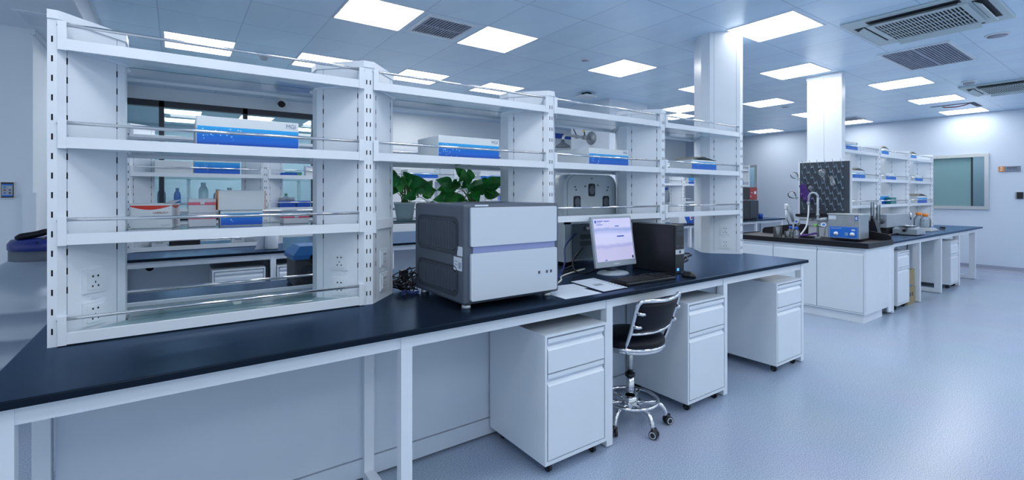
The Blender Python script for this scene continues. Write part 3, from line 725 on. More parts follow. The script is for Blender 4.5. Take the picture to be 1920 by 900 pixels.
IL = [6.86, 7.86, 8.80, 9.745, 10.72]
for sd in (1, -1):
    Y = lambda d: (IY0 + d) if sd == 1 else (IY1 - d)
    for lx in IL:
        lg = MB().box(lx - 0.024, lx + 0.024, *sorted((Y(0.0), Y(0.075))), 0.008, 0.825).box(lx - 0.024, lx + 0.024, *sorted((Y(0.075), Y(0.49))), 0.008, 0.06)
        lg.box(lx - 0.024, lx + 0.024, *sorted((Y(0.49), Y(0.535))), 0.008, 0.825).box(lx - 0.014, lx + 0.014, *sorted((Y(0.02), Y(0.05))), 0, 0.008, 1)
        lg.build('leg_frame', ['white_paint', 'black_plastic'], sb)
    for i in range(4):
        x0, x1 = IL[i] + 0.024, IL[i + 1] - 0.024
        MB().box(x0, x1, *sorted((Y(0.004), Y(0.040))), 0.775, 0.825).build('front_rail', 'white_paint', sb)
        MB().box(x0 + 0.006, x1, *sorted((Y(0.518), Y(0.530))), 0.10, 0.80).box(x0 + 0.006, x1, *sorted((Y(0.512), Y(0.532))), 0.03, 0.10).build('back_panel', 'panel_paint', sb)
MB().box(6.72, 6.836, IY0 + 0.005, IY0 + 0.02, 0.03, 0.825).build('filler_panel', 'white_paint', sb)
copy_thing(ped, (7.02, 1.955, 0), 'white drawer pedestal beside the sink cabinet with a cardboard box behind it')
copy_thing(ped, (9.28, 1.955, 0), 'white drawer pedestal under the far end of the sink bench')
t = thing('cardboard_box', 'brown cardboard boxes stacked under the sink bench beside a pedestal', 'cardboard box', (7.62, 2.15, 0), 'brown cardboard boxes under the sink bench')
t['label'] = 'lower brown cardboard box standing under the sink bench'
MB().bbox(7.50, 7.80, 1.985, 2.33, 0.0, 0.215, 0, 0.004).build('carton', 'kraft', t)
MB().box(7.58, 7.62, 1.9835, 1.985, 0.10, 0.15).box(7.66, 7.70, 1.9835, 1.985, 0.10, 0.15).build('print', 'ink', t)
t = thing('cardboard_box', 'upper brown cardboard box under the sink bench, with a blue mark at its foot', 'cardboard box', (7.62, 2.15, 0.216), 'brown cardboard boxes under the sink bench')
MB().bbox(7.51, 7.79, 1.99, 2.32, 0.216, 0.435, 0, 0.004).build('carton', 'kraft', t)
MB().box(7.60, 7.68, 1.9885, 1.99, 0.225, 0.245).build('print', 'blue', t)

# second island behind it
bench3 = make_bench(6.50, 11.30, 5.20, [6.57, 7.75, 8.93, 10.1, 11.22], 'rear right lab bench that carries the tall black instrument')
RX = [7.05, 8.26, 9.50, 10.74]
rack3 = make_rack([0, 1.21, 2.45, 3.69], (7.05, 5.97, 0.85), 'white reagent rack on the rear right bench, mostly hidden by the tall service column', [(0, 2, 3), (1, 2, 3), (1, 2, 3)], [(), (), ()])
rack4 = make_rack([0, 1.245, 2.475, 3.70], (6.72, 2.655, 0.85), 'far right white reagent rack above the sink bench, three bays of blue labelled boxes',
                  [(1, 2, 3), (1, 2, 3), (1, 2, 3)], [(), (), ()], skip=(0,))
# square pillar clad in two white sheets at the head of this rack
sp_ = thing('service_pillar', 'square white pillar to the ceiling behind the black drying rack', 'pillar', (6.90, 2.60, 0.85))
MB().box(6.635, 6.735, 2.395, 2.589, 1.0, ZC).build('front_sheet', 'white_paint', sp_)
MB().box(6.635, 6.735, 2.592, 2.785, 1.0, ZC).build('front_sheet', 'white_paint', sp_)
MB().box(6.66, 6.735, 2.40, 2.78, 0.862, 1.0).build('pillar_foot', 'white_paint', sp_)
MB().box(6.628, 6.636, 2.39, 2.79, ZC - 0.05, ZC).build('ceiling_collar', 'white_paint', sp_)

# drying rack: black pegboard in a white frame, pegs slanting up, drip trough below
dr = thing('drying_rack', 'black pegboard drying rack with rows of slanting pegs above the sink', 'drying rack', (6.60, 2.58, 1.12))
MB().box(6.595, 6.615, 2.305, 2.855, 1.15, 1.80).build('board', 'board_gray', dr)
MB().box(6.595, 6.625, 2.855, 2.875, 1.13, 1.81).box(6.595, 6.625, 2.285, 2.855, 1.80, 1.81).box(6.615, 6.630, 2.285, 2.875, 1.13, 1.80).build('frame', 'white_plastic', dr)
MB().prism([(6.595, 1.10), (6.52, 1.115), (6.52, 1.145), (6.53, 1.145), (6.535, 1.125), (6.595, 1.115), (6.615, 1.15), (6.615, 1.10)], 2.30, 2.875, 'y').build('drip_trough', 'black_plastic', dr)
pegs = []; rows = 9
for r in range(rows):
    nn = 6 if r % 2 == 0 else 5
    for k in range(nn):
        y = 2.80 - 0.086 * k - (0.043 if r % 2 else 0); z = 1.735 - 0.066 * r
        if (r, k) in ((2, 2), (2, 3), (4, 1), (5, 0)): continue
        if not pegs:
            pm = MB().lathe([(0.012, 0.0), (0.014, 0.004), (0.010, 0.014), (0.004, 0.022)], (0, 0, 0), 12, 0, Matrix.Rotation(-PI / 2, 4, 'Y').to_3x3())
            pm.cyl((-0.016, 0, 0.0), (-0.075, 0, 0.092), 0.0045, 0.0025, 8)
            o = pm.build('peg', 'peg_gray'); o.parent = dr; pegs.append(o)
        else:
            o = pegs[0].copy(); COL.objects.link(o); o.parent = dr
        o.location = Vector((6.594, y, z)) - Vector(dr.location)
def flask(base, direction, label, r=0.045, n=0.07, kind='flask', mats='lab_glass'):
    d = Vector(direction).normalized(); M = Vector((0, 0, 1)).rotation_difference(d).to_matrix()
    pr = [(0.013, 0.0), (0.016, 0.002), (0.013, 0.006), (0.013, n), (r * 0.7, n + r * 0.45), (r, n + r * 1.2), (r * 0.85, n + r * 1.8), (r * 0.5, n + r * 2.1), (0, n + r * 2.15)]
    if kind == 'beaker': pr = [(r * 1.05, 0), (r, 0.004), (r, 0.10), (r * 0.9, 0.108), (0, 0.108)]
    if kind == 'funnel': pr = [(0.010, 0), (0.012, n), (r, n + r), (r * 1.03, n + r * 1.05)]
    mb = MB().lathe(pr, base, 20, 0, M)
    return mb.thing('glass_' + kind, mats, label, kind if kind != 'flask' else 'flask', 'glassware drying on the peg rack')
pd = (-0.065, 0, 0.095)
flask((6.53, 2.835, 1.585), (-0.55, 0.35, 0.55), 'round glass flask hanging off the upper left edge of the drying rack', 0.045, 0.03)
flask((6.53, 2.86, 1.345), (-0.6, 0.3, 0.4), 'round glass flask hanging off the left edge above the purple glove', 0.048, 0.03)
flask((6.555, 2.555, 1.57), pd, 'conical glass flask upside down on the middle pegs', 0.050, 0.05)
flask((6.545, 2.455, 1.52), pd, 'small glass beaker upside down right of the middle flask', 0.030, 0.03, 'beaker')
flask((6.545, 2.69, 1.42), pd, 'small round glass flask behind the top of the tall tap', 0.032, 0.03)
def glove(c, M, label, k=1.0):
    mb = MB()
    mb.bbox(-0.042, 0.042, -0.008, 0.008, -0.02, 0.085, 0, 0.007)
    mb.bbox(-0.036, 0.036, -0.010, 0.010, 0.075, 0.150, 0, 0.008)
    for i, ln in enumerate((0.060, 0.072, 0.066, 0.050)):
        x = -0.031 + 0.0205 * i
        mb.tube([(x, 0, -0.012), (x * 1.1, 0.004, -0.012 - ln * 0.5), (x * 1.15, 0.010, -0.012 - ln)], [0.0105, 0.010, 0.007], 8)
    mb.tube([(0.030, 0, 0.045), (0.056, 0.006, 0.020), (0.064, 0.012, -0.012)], [0.013, 0.011, 0.008], 8)
    mb.xform(Matrix.Translation(c) @ M @ Matrix.Scale(k, 4))
    return mb.thing('rubber_glove', 'purple', label, 'glove', 'purple rubber gloves at the sink')
glove((6.52, 2.745, 1.375), Matrix.Rotation(PI / 2, 4, 'Z') @ Matrix.Rotation(0.35, 4, 'Y'), 'purple rubber glove hanging on the pegs at the left of the drying rack', 1.05)
glove((6.24, 2.66, 0.895), Matrix.Rotation(0.6, 4, 'Z') @ Matrix.Rotation(1.35, 4, 'X'), 'purple rubber glove lying beside the blue capped bottles at the sink', 0.95)

# tall tap with a hanging hose
t = thing('laboratory_tap', 'tall grey gooseneck tap with a long white hose at the sink', 'tap', (6.36, 2.55, 0.872))
MB().lathe([(0.034, 0), (0.034, 0.008), (0.02, 0.02)], (6.36, 2.55, 0.862)).cyl((6.36, 2.55, 0.87), (6.36, 2.55, 1.36), 0.0125, n=14).cyl((6.36, 2.55, 1.13), (6.36, 2.55, 1.16), 0.018, n=14).build('column', 'gray_plastic', t)
nk = [(6.36, 2.55, 1.36)] + [(6.36, 2.60 - 0.05 * math.cos(math.radians(q)), 1.36 + 0.055 * math.sin(math.radians(q))) for q in range(20, 190, 20)] + [(6.355, 2.652, 1.30)]
MB().tube(nk, 0.0125, 12).tube(nk[-1:] + [(6.355, 2.652, 1.27)], 0.016, 12).build('gooseneck', 'gray_plastic', t)
MB().tube(smooth_path([(6.355, 2.652, 1.28), (6.34, 2.648, 1.15), (6.31, 2.66, 1.0), (6.25, 2.70, 0.90), (6.23, 2.73, 0.868)]), 0.009, 10).build('hose', 'white_plastic', t)
lv = MB().cyl((6.36, 2.555, 1.085), (6.33, 2.43, 1.10), 0.020, 0.024, 14).cyl((6.36, 2.54, 1.02), (6.32, 2.46, 1.01), 0.014, n=12).cyl((6.32, 2.46, 1.03), (6.32, 2.46, 0.90), 0.010, 0.006, 10)
lv.build('side_outlet', 'gray_plastic', t)
MB().cyl((6.335, 2.475, 1.025), (6.305, 2.465, 1.035), 0.027, n=18).build('knob', 'white_plastic', t)
MB().cyl((6.307, 2.466, 1.034), (6.304, 2.465, 1.035), 0.016, n=14).build('knob_mark', 'blue_panel', t)
MB().cyl((6.34, 2.555, 1.02), (6.31, 2.56, 1.025), 0.014, n=12).build('green_button', 'led_green', t)
t = thing('small_tap', 'small tap with a blue and white handle left of the tall tap', 'tap', (6.62, 2.895, 0.862))
MB().lathe([(0.026, 0), (0.026, 0.01), (0.013, 0.02), (0.013, 0.13)], (6.62, 2.895, 0.862)).cyl((6.62, 2.895, 0.985), (6.58, 2.855, 1.02), 0.016, n=12).build('column', 'gray_plastic', t)
MB().cyl((6.575, 2.885, 1.035), (6.545, 2.875, 1.045), 0.026, n=18).build('knob', 'white_plastic', t)
MB().cyl((6.547, 2.876, 1.0445), (6.543, 2.875, 1.0455), 0.015, n=14).build('knob_mark', 'blue_panel', t)
MB().bbox(6.61, 6.65, 2.715, 2.875, 1.06, 1.09, 0, 0.01).cyl((6.62, 2.895, 0.98), (6.625, 2.875, 1.07), 0.012, n=10).build('lever', 'white_plastic', t)
t = thing('eyewash_sprayer', 'white hand sprayer with a thin black hose standing left of the drying rack', 'hand sprayer', (6.44, 2.86, 0.862))
MB().cyl((6.44, 2.87, 0.862), (6.44, 2.865, 1.05), 0.010, n=10).cyl((6.44, 2.865, 1.05), (6.40, 2.905, 1.25), 0.016, 0.022, 12).build('handle', 'gray_plastic', t)
MB().bbox(6.385, 6.425, 2.915, 2.955, 1.20, 1.275, 0, 0.012).cyl((6.405, 2.935, 1.07), (6.405, 2.935, 1.20), 0.013, n=10).build('spray_head', 'white_plastic', t)
MB().tube(smooth_path([(6.405, 2.93, 1.08), (6.40, 2.90, 1.0), (6.42, 2.94, 0.93), (6.44, 2.95, 0.866)]), 0.005, 8).build('hose', 'black_plastic', t)
def bottle(x, y, z, label, r=0.042, h=0.10, cap='blue', body='lab_glass', caph=0.03, group=None):
    t = thing('reagent_bottle', label, 'bottle', (x, y, z), group)
    MB().lathe([(r * 0.92, 0), (r, 0.006), (r, h * 0.62), (r * 0.85, h * 0.78), (r * 0.42, h * 0.93), (r * 0.42, h)], (x, y, z), 20).build('body', body, t)
    MB().lathe([(r * 0.52, h * 0.96), (r * 0.52, h * 0.96 + caph), (0, h * 0.96 + caph)], (x, y, z), 18).build('cap', cap, t)
    return t
bottle(6.22, 2.80, 0.862, 'blue capped glass bottle at the sink, left one behind the small beaker', 0.038, 0.115, group='blue capped bottles at the sink')
bottle(6.12, 2.69, 0.862, 'blue capped glass bottle at the sink, right one above the purple glove', 0.042, 0.115, group='blue capped bottles at the sink')
def beaker(x, y, z, r, h, label):
    mb = MB().lathe([(r * 0.96, 0), (r, 0.004), (r, h), (r * 1.06, h + 0.004), (r * 0.95, h), (r * 0.95, 0.006), (0, 0.005)], (x, y, z), 22)
    return mb.thing('glass_beaker', 'lab_glass', label, 'beaker', 'glass beakers at the sink')
beaker(6.15, 2.92, 0.862, 0.050, 0.125, 'large glass beaker on the sink top, leftmost of the glassware there')
beaker(6.10, 2.78, 0.862, 0.034, 0.078, 'small glass beaker in front of the left blue capped bottle')

# ultrasonic cleaner
t = thing('ultrasonic_cleaner', 'stainless steel ultrasonic cleaner with a blue control panel on the sink bench corner', 'ultrasonic cleaner', (6.42, 2.25, 0.872))
x0, x1, y0, y1 = 6.28, 6.55, 2.09, 2.41
MB().bbox(x0, x1, y0, y1, 0.885, 1.165, 0, 0.006).build('housing', 'brushed', t)
MB().bbox(x0 - 0.008, x1 + 0.008, y0 - 0.008, y1 + 0.008, 1.158, 1.172, 0, 0.004).build('lid_rim', 'alu', t)
MB().box(x0 + 0.02, x1 - 0.02, y0 + 0.02, y1 - 0.02, 0.872, 0.886).build('feet', 'black_plastic', t)
cp = MB().box(x0 - 0.003, x0, y0 + 0.015, y1 - 0.012, 0.892, 1.025).build('control_panel', 'blue_panel', t)
fr = MB()
for q in ((y0 + 0.02, y1 - 0.017, 0.896, 0.898), (y0 + 0.02, y1 - 0.017, 1.019, 1.021), (y0 + 0.02, y0 + 0.022, 0.898, 1.019), (y1 - 0.019, y1 - 0.017, 0.898, 1.019)): fr.box(x0 - 0.0036, x0 - 0.003, *q)
for i in range(11): fr.box(x0 - 0.0036, x0 - 0.003, y1 - 0.04 - 0.010 * i, y1 - 0.033 - 0.010 * i, 1.000, 1.006)
fr.build('panel_print', 'machine_white', cp)
for y in (y1 - 0.085, y0 + 0.072): MB().lathe([(0.024, 0), (0.024, 0.006), (0.014, 0.008), (0.013, 0.020), (0, 0.021)], (x0 - 0.003, y, 0.940), 20, 0, Matrix.Rotation(-PI / 2, 4, 'Y').to_3x3()).build('dial', 'white_plastic', cp)
MB().box(x0 - 0.006, x0 - 0.003, y0 + 0.118, y0 + 0.142, 0.925, 0.955).box(x0 - 0.008, x0 - 0.006, y0 + 0.123, y0 + 0.137, 0.930, 0.950, 1).build('rocker_switch', ['white_plastic', 'teal'], cp)
MB().box(x0 - 0.004, x0 - 0.003, y0 + 0.045, y0 + 0.080, 0.980, 0.998).build('sticker', 'paper', cp)
MB().box(x0 - 0.001, x0, y1 - 0.085, y1 - 0.010, 1.105, 1.148).build('data_plate', 'paper', t)
MB().box(x0 - 0.001, x0, y0 + 0.020, y0 + 0.048, 1.095, 1.150).box(x0 - 0.0014, x0 - 0.001, y0 + 0.026, y0 + 0.042, 1.105, 1.142, 1).build('blue_sticker', ['blue', 'paper'], t)

# balance, shaker box, bottles and stand farther along the sink bench
t = thing('laboratory_balance', 'grey electronic balance with sloping front on the sink bench', 'balance', (8.1, 2.15, 0.85))
M = Matrix.Translation((8.12, 2.16, 0.85))
bd = MB().prism([(-0.155, 0.012), (-0.155, 0.085), (-0.05, 0.100), (0.02, 0.098), (0.20, 0.040), (0.21, 0.012)], -0.13, 0.13, 'y').xform(Matrix.Translation((8.08, 2.13, 0.85)))
bd.build('body', 'gray_plastic', t)
MB().box(7.98, 8.24, 2.03, 2.23, 0.85, 0.862).build('feet', 'black_plastic', t)
MB().lathe([(0.02, 0.096), (0.02, 0.118), (0.085, 0.122), (0.09, 0.130), (0, 0.131)], (8.02, 2.13, 0.85), 28).build('weighing_pan', 'chrome', t)
MB().add([(8.14, 2.05, 0.932), (8.25, 2.05, 0.896), (8.25, 2.21, 0.896), (8.14, 2.21, 0.932), (8.14, 2.05, 0.926), (8.25, 2.05, 0.890), (8.25, 2.21, 0.890), (8.14, 2.21, 0.926)], [(0, 1, 2, 3), (4, 7, 6, 5), (0, 4, 5, 1), (1, 5, 6, 2), (2, 6, 7, 3), (3, 7, 4, 0)]).build('display', 'machine_white', t)
MB().cyl((7.86, 2.12, 0.915), (7.93, 2.12, 0.925), 0.018, n=12).build('level_knob', 'black_plastic', t)
t = thing('shaker_box', 'long grey metal box with a round knob behind the balance', 'instrument', (8.31, 2.34, 0.85))
MB().bbox(7.76, 8.86, 2.275, 2.40, 0.945, 1.125, 0, 0.008).build('housing', 'gray_plastic', t)
MB().box(7.80, 8.82, 2.29, 2.39, 0.85, 0.945).build('foot', 'black_matte', t)
MB().lathe([(0.045, 0), (0.045, 0.01), (0.03, 0.03), (0, 0.032)], (7.76, 2.34, 1.04), 18, 0, Matrix.Rotation(-PI / 2, 4, 'Y').to_3x3()).build('knob', 'charcoal', t)
MB().cyl((8.70, 2.268, 1.03), (8.70, 2.268, 1.13), 0.010, n=10).build('latch', 'chrome', t)
bottle(9.43, 2.36, 0.85, 'orange capped clear bottle on the sink bench, farther and taller of the two', 0.068, 0.23, 'orange', 'bottle_plastic', 0.04, 'orange capped bottles on the sink bench')
bottle(9.10, 2.20, 0.90, 'orange capped round bottle standing on the white stirrer', 0.068, 0.175, 'orange', 'bottle_plastic', 0.04, 'orange capped bottles on the sink bench')
t = thing('magnetic_stirrer', 'small white stirrer with sloping front under an orange capped bottle', 'stirrer', (9.15, 2.2, 0.85))
MB().prism([(-0.13, 0.006), (-0.13, 0.05), (0.09, 0.05), (0.26, 0.012), (0.26, 0.006)], -0.10, 0.10, 'y').xform(Matrix.Translation((9.08, 2.2, 0.85))).build('body', 'white_plastic', t)
MB().box(8.98, 9.30, 2.13, 2.27, 0.85, 0.857).build('feet', 'black_plastic', t)
MB().cyl((9.24, 2.155, 0.875), (9.25, 2.155, 0.90), 0.026, n=14).build('knob', 'blue_panel', t)
t = thing('stapler', 'small dark clip lying near the far end of the sink bench', 'clip', (9.75, 2.15, 0.85))
MB().bbox(9.66, 9.80, 2.13, 2.17, 0.85, 0.865, 0, 0.004).build('base', 'charcoal', t)
MB().bbox(9.74, 9.80, 2.12, 2.18, 0.865, 0.89, 0, 0.006).build('grip', 'black_plastic', t)
t = thing('pipette_stand', 'black tapered holder standing behind the ultrasonic cleaner', 'stand', (7.30, 2.28, 0.85))
MB().prism([(2.20, 0.85), (2.37, 0.85), (2.325, 1.055), (2.255, 1.055)], 7.25, 7.36, 'x').build('body', 'black_plastic', t)
MB().cyl((7.30, 2.295, 1.055), (7.30, 2.295, 1.12), 0.018, 0.010, 12).build('handle', 'black_plastic', t)
t = thing('measuring_cylinder', 'tall clear measuring cylinders in a bundle behind the black holder', 'measuring cylinder', (7.55, 2.42, 0.85))
t['label'] = 'tall clear measuring cylinder behind the black tapered holder, left one'
def cylinder(x, y, h, label):
    tt = MB().lathe([(0.045, 0), (0.045, 0.012), (0.020, 0.016), (0.020, h), (0.023, h + 0.004), (0.018, h), (0.018, 0.02), (0, 0.019)], (x, y, 0.85), 18)
    return tt.thing('measuring_cylinder', 'lab_glass', label, 'measuring cylinder', 'clear measuring cylinders behind the black holder')
bpy.data.objects.remove(t)
cylinder(7.50, 2.355, 0.44, 'tall clear measuring cylinder behind the black tapered holder, left one')
cylinder(7.63, 2.33, 0.40, 'tall clear measuring cylinder behind the black tapered holder, right one')
MB().cyl((7.05, 2.405, 0.955), (7.05, 2.365, 0.955), 0.028, n=14).tube(smooth_path([(7.05, 2.37, 0.955), (7.06, 2.34, 0.93), (7.07, 2.36, 0.87), (7.2, 2.38, 0.86), (7.45, 2.26, 0.858), (7.65, 2.24, 0.858), (7.92, 2.2, 0.87)]), 0.008, 8).thing('power_lead', 'black_plastic', 'black plug and lead on the rack column behind the ultrasonic cleaner', 'power cable')

# ------------------------------------------------------------------ kit boxes and cartons
def kit_box(x0, x1, yf, dep, z0, h, label, group=None, open_=False, band=0.70, logo=True, side=False, name='kit_box', facing=None):
    t = thing(name, label, 'box', ((x0 + x1) / 2, yf + dep / 2, z0), group)
    if not open_: MB().bbox(x0, x1, yf, yf + dep, z0, z0 + h, 0, 0.0025, 1).build('carton', 'carton', t)
    else:
        c = MB().box(x0, x1, yf, yf + 0.004, z0, z0 + h).box(x0, x1, yf + dep - 0.004, yf + dep, z0, z0 + h).box(x0, x0 + 0.004, yf + 0.004, yf + dep - 0.004, z0, z0 + h).box(x1 - 0.004, x1, yf + 0.004, yf + dep - 0.004, z0, z0 + h).box(x0, x1, yf, yf + dep, z0, z0 + 0.004)
        c.build('carton', 'carton', t)
        w = (x1 - x0) * 0.46
        for xa, s_ in ((x0, 1), (x1, -1)):
            f = MB(); zt = z0 + h
            f.add([(xa, yf, zt), (xa, yf + dep, zt), (xa + s_ * w, yf + dep, zt + 0.035), (xa + s_ * w, yf, zt + 0.030), (xa, yf, zt + 0.003), (xa, yf + dep, zt + 0.003), (xa + s_ * w, yf + dep, zt + 0.038), (xa + s_ * w, yf, zt + 0.033)],
                  [(0, 3, 2, 1), (4, 5, 6, 7), (0, 1, 5, 4), (1, 2, 6, 5), (2, 3, 7, 6), (3, 0, 4, 7)])
            f.build('flap', 'carton_inside' if s_ > 0 else 'carton', t)
    m = 0.002
    lb = MB().box(x0 + m, x1 - m, yf - 0.0008, yf, z0 + 0.004, z0 + h * band).build('label_band', 'kit_blue', t)
    if logo: text_mesh('lettering', 'MGI', h * 0.20, 'logo_gray', t, (x1 - (x1 - x0) * 0.085, yf - 0.0006, z0 + h * (band + 0.15)), width=min(h * 0.32, (x1 - x0) * 0.10))
    return t
S2, S1, S3, S0 = [0.85 + LV[q] + (0.0345 if q == 1 else 0.0235) for q in (2, 1, 3, 0)]
G = 'blue and white kit boxes'
t = kit_box(0.069, 0.466, 2.372, 0.27, S2, 0.138, 'large blue and white box on the second shelf of the first bay', G)
MB().box(0.0665, 0.069, 2.374, 2.635, S2 + 0.002, S2 + 0.122).build('shaded_side', 'carton_shade', t)  # dark sheet painting the shade on the box's left side
kit_box(1.183, 1.588, 2.372, 0.275, S2, 0.136, 'large blue and white box on the second shelf above the leafy plants', G)
kit_box(2.335, 2.740, 2.372, 0.34, S2, 0.132, 'large blue and white box on the second shelf above the three fan holes', G)
t = kit_box(3.530, 3.895, 2.372, 0.22, S2, 0.100, 'blue box with torn open flaps on the second shelf beside the tall service column', G, open_=True, band=0.86, logo=True)
kit_box(0.169, 0.346, 2.59, 0.13, S1, 0.074, 'blue box under the white carton with orange edges on the third shelf', G, band=0.80, logo=False)
t = thing('carton', 'plain white carton with orange edges lying on a blue box', 'box', (0.256, 2.64, S1 + 0.0745))
MB().bbox(0.160, 0.354, 2.58, 2.71, S1 + 0.0745, S1 + 0.168, 0, 0.002, 1).build('body', 'carton', t)
MB().box(0.1575, 0.160, 2.58, 2.71, S1 + 0.0745, S1 + 0.167).build('orange_edge', 'orange', t); MB().box(0.354, 0.3565, 2.58, 2.71, S1 + 0.0745, S1 + 0.167).build('orange_edge', 'orange', t)
# white box with red curve
t = thing('glove_box', 'white carton with a red curved stripe and lettering beside the first column', 'box', (-0.082, 2.667, S1))
x0, x1, y0, y1, h = -0.164, -0.014, 2.590, 2.745, 0.106
MB().bbox(x0, x1, y0, y1, S1, S1 + h, 0, 0.0015, 1).build('carton', 'carton', t)
rs = MB(); n = 14
for i in range(n):
    u0, u1 = i / n, (i + 1) / n; f = lambda u: 0.020 * (1 - (2 * u - 0.75) ** 2 * 0.9 if u < 0.9 else 0.2) if False else 0.018 * math.sin(PI * min(1, u * 0.93 + 0.07))
    rs.add([(x0 + (x1 - x0) * u0, y0 - 0.0006, S1 + h - 0.006), (x0 + (x1 - x0) * u1, y0 - 0.0006, S1 + h - 0.006), (x0 + (x1 - x0) * u1, y0 - 0.0006, S1 + h - 0.0065 - f(u1)), (x0 + (x1 - x0) * u0, y0 - 0.0006, S1 + h - 0.0065 - f(u0))], [(0, 1, 2, 3)])
    rs.add([(x1 + 0.0006, y0 + (y1 - y0) * u0, S1 + h - 0.006), (x1 + 0.0006, y0 + (y1 - y0) * u1, S1 + h - 0.006), (x1 + 0.0006, y0 + (y1 - y0) * u1, S1 + h - 0.0065 - f(u1) * 0.7), (x1 + 0.0006, y0 + (y1 - y0) * u0, S1 + h - 0.0065 - f(u0) * 0.7)], [(0, 1, 2, 3)])
rs.build('red_stripe', 'red_print', t)
text_mesh('lettering', 'LABSELECT', 0.012, 'red', t, (-0.055, y0 - 0.0006, S1 + 0.068), width=0.055)
pr_ = MB()
for i in range(3): pr_.box(x1, x1 + 0.0006, y0 + 0.025, y0 + 0.055, S1 + 0.018 + 0.007 * i, S1 + 0.021 + 0.007 * i)
pr_.box(x1, x1 + 0.0006, y0 + 0.10, y0 + 0.106, S1 + 0.012, S1 + 0.035).box(-0.055, -0.02, y0 - 0.0006, y0, S1 + 0.012, S1 + 0.014).build('side_print', 'print_gray', t)
MB().add([(x1 - 0.035, y0 + 0.012, S1 + h), (x1 + 0.002, y0 + 0.012, S1 + h), (x1 + 0.002, y1, S1 + h + 0.016), (x1 - 0.035, y1, S1 + h + 0.012), (x1 - 0.035, y0 + 0.012, S1 + h + 0.002), (x1 + 0.002, y0 + 0.012, S1 + h + 0.002), (x1 + 0.002, y1, S1 + h + 0.018), (x1 - 0.035, y1, S1 + h + 0.014)],
         [(0, 3, 2, 1), (4, 5, 6, 7), (0, 1, 5, 4), (1, 2, 6, 5), (2, 3, 7, 6), (3, 0, 4, 7)]).build('lid_flap', 'carton_shade', t)
pv = Vector((x1, y0, 0)); rt_ = Matrix.Rotation(math.radians(-11), 3, 'Z'); l0 = Vector(t.location); q_ = rt_ @ (l0 - pv) + pv; t.location = (q_.x, q_.y, l0.z); t.rotation_euler.z = math.radians(-11)
def pink_box(x0, x1, y0, y1, z, h, label):
    t = thing('tip_box', label, 'plastic box', ((x0 + x1) / 2, (y0 + y1) / 2, z), 'lilac plastic tip boxes with a pink band')
    MB().bbox(x0, x1, y0, y1, z, z + h * 0.58, 0, 0.003).build('base', 'clear_plastic', t)
    MB().box(x0 - 0.0005, x1 + 0.0005, y0 - 0.0005, y1 + 0.0005, z + h * 0.58, z + h * 0.74).build('band', 'pink', t)
    MB().bbox(x0 - 0.001, x1 + 0.001, y0 - 0.001, y1 + 0.001, z + h * 0.74, z + h, 0, 0.003).box((x0 + x1) / 2 - 0.009, (x0 + x1) / 2 + 0.009, y0 - 0.004, y0 - 0.001, z + h * 0.62, z + h * 0.80).build('lid', 'clear_plastic', t)
pink_box(0.046, 0.153, 2.60, 2.71, S1, 0.062, 'lilac tip box with pink band, bottom of the stack of two')
pink_box(0.046, 0.153, 2.60, 2.71, S1 + 0.0625, 0.066, 'lilac tip box with pink band, top of the stack of two')
pink_box(0.440, 0.560, 2.60, 2.71, S1, 0.050, 'low lilac tip box with pink band standing alone beside the second column')

# second rack's contents
Z2, Z1, Z0 = S2, S1, S0
Y2 = 5.68
t = thing('carton', 'long plain white carton left of a blue labelled box on the second rack', 'box', (0, 5.75, Z2)); MB().bbox(-0.165, 0.140, Y2, Y2 + 0.16, Z2, Z2 + 0.135, 0, 0.003).build('body', 'carton', t); MB().box(-0.165, 0.140, Y2 - 0.0008, Y2, Z2 + 0.068, Z2 + 0.070).build('lid_seam', 'print_gray', t)
kit_box(0.146, 0.548, Y2, 0.18, Z2, 0.15, 'blue labelled box on the second rack, seen below the big box of the first bay', G, band=0.88)
def tube_rack(x0, x1, z, h, label, tips=False):
    t = thing('tube_rack', label, 'tube rack', ((x0 + x1) / 2, 5.74, z), 'blue tube racks on the second rack')
    MB().bbox(x0, x1, 5.70, 5.80, z, z + h, 0, 0.008).build('tray', 'blue', t)
    if tips:
        k = MB()
        for i in range(9):
            for j in range(3): k.cyl((x0 + 0.014 + i * (x1 - x0 - 0.028) / 8, 5.715 + 0.03 * j, z + h), (x0 + 0.014 + i * (x1 - x0 - 0.028) / 8, 5.715 + 0.03 * j, z + h + 0.028 + 0.006 * ((i * 7 + j) % 3)), 0.007, 0.006, 6)
        k.build('tubes', 'gray_plastic', t)
tube_rack(0.945, 1.108, Z2, 0.045, 'low blue tray on the upper shelf of the second rack, second bay')
tube_rack(0.930, 1.090, Z1, 0.075, 'blue tube rack full of tubes on the third shelf of the second rack', True)
tube_rack(1.100, 1.245, Z1, 0.075, 'empty blue tube rack right of the full one on the second rack')
t = thing('carton', 'small upright grey white carton at the column edge on the second rack', 'box', (1.24, 5.75, Z2)); MB().bbox(1.190, 1.275, Y2, Y2 + 0.1, Z2, Z2 + 0.125, 0, 0.003).build('body', 'carton', t); MB().box(1.2765, 1.2775, Y2 + 0.01, Y2 + 0.09, Z2 + 0.01, Z2 + 0.11).box(1.20, 1.265, Y2 - 0.001, Y2, Z2 + 0.112, Z2 + 0.118).build('edge_print', 'blue', t)
kit_box(2.400, 2.827, Y2, 0.22, Z2, 0.125, 'blue labelled box on the second rack above the left plant', G, band=0.66)
t = thing('carton', 'white carton at the left column edge behind the left plant', 'box', (2.25, 5.8, Z2)); MB().bbox(2.165, 2.33, 5.72, 5.86, Z2, Z2 + 0.135, 0, 0.003).build('body', 'carton', t); MB().box(2.165, 2.33, 5.719, 5.72, Z2 + 0.06, Z2 + 0.066).build('lid_seam', 'print_gray', t)
kit_box(3.489, 3.90, Y2, 0.22, Z2, 0.13, 'blue labelled box on the second rack above the right plant', G, band=0.62)
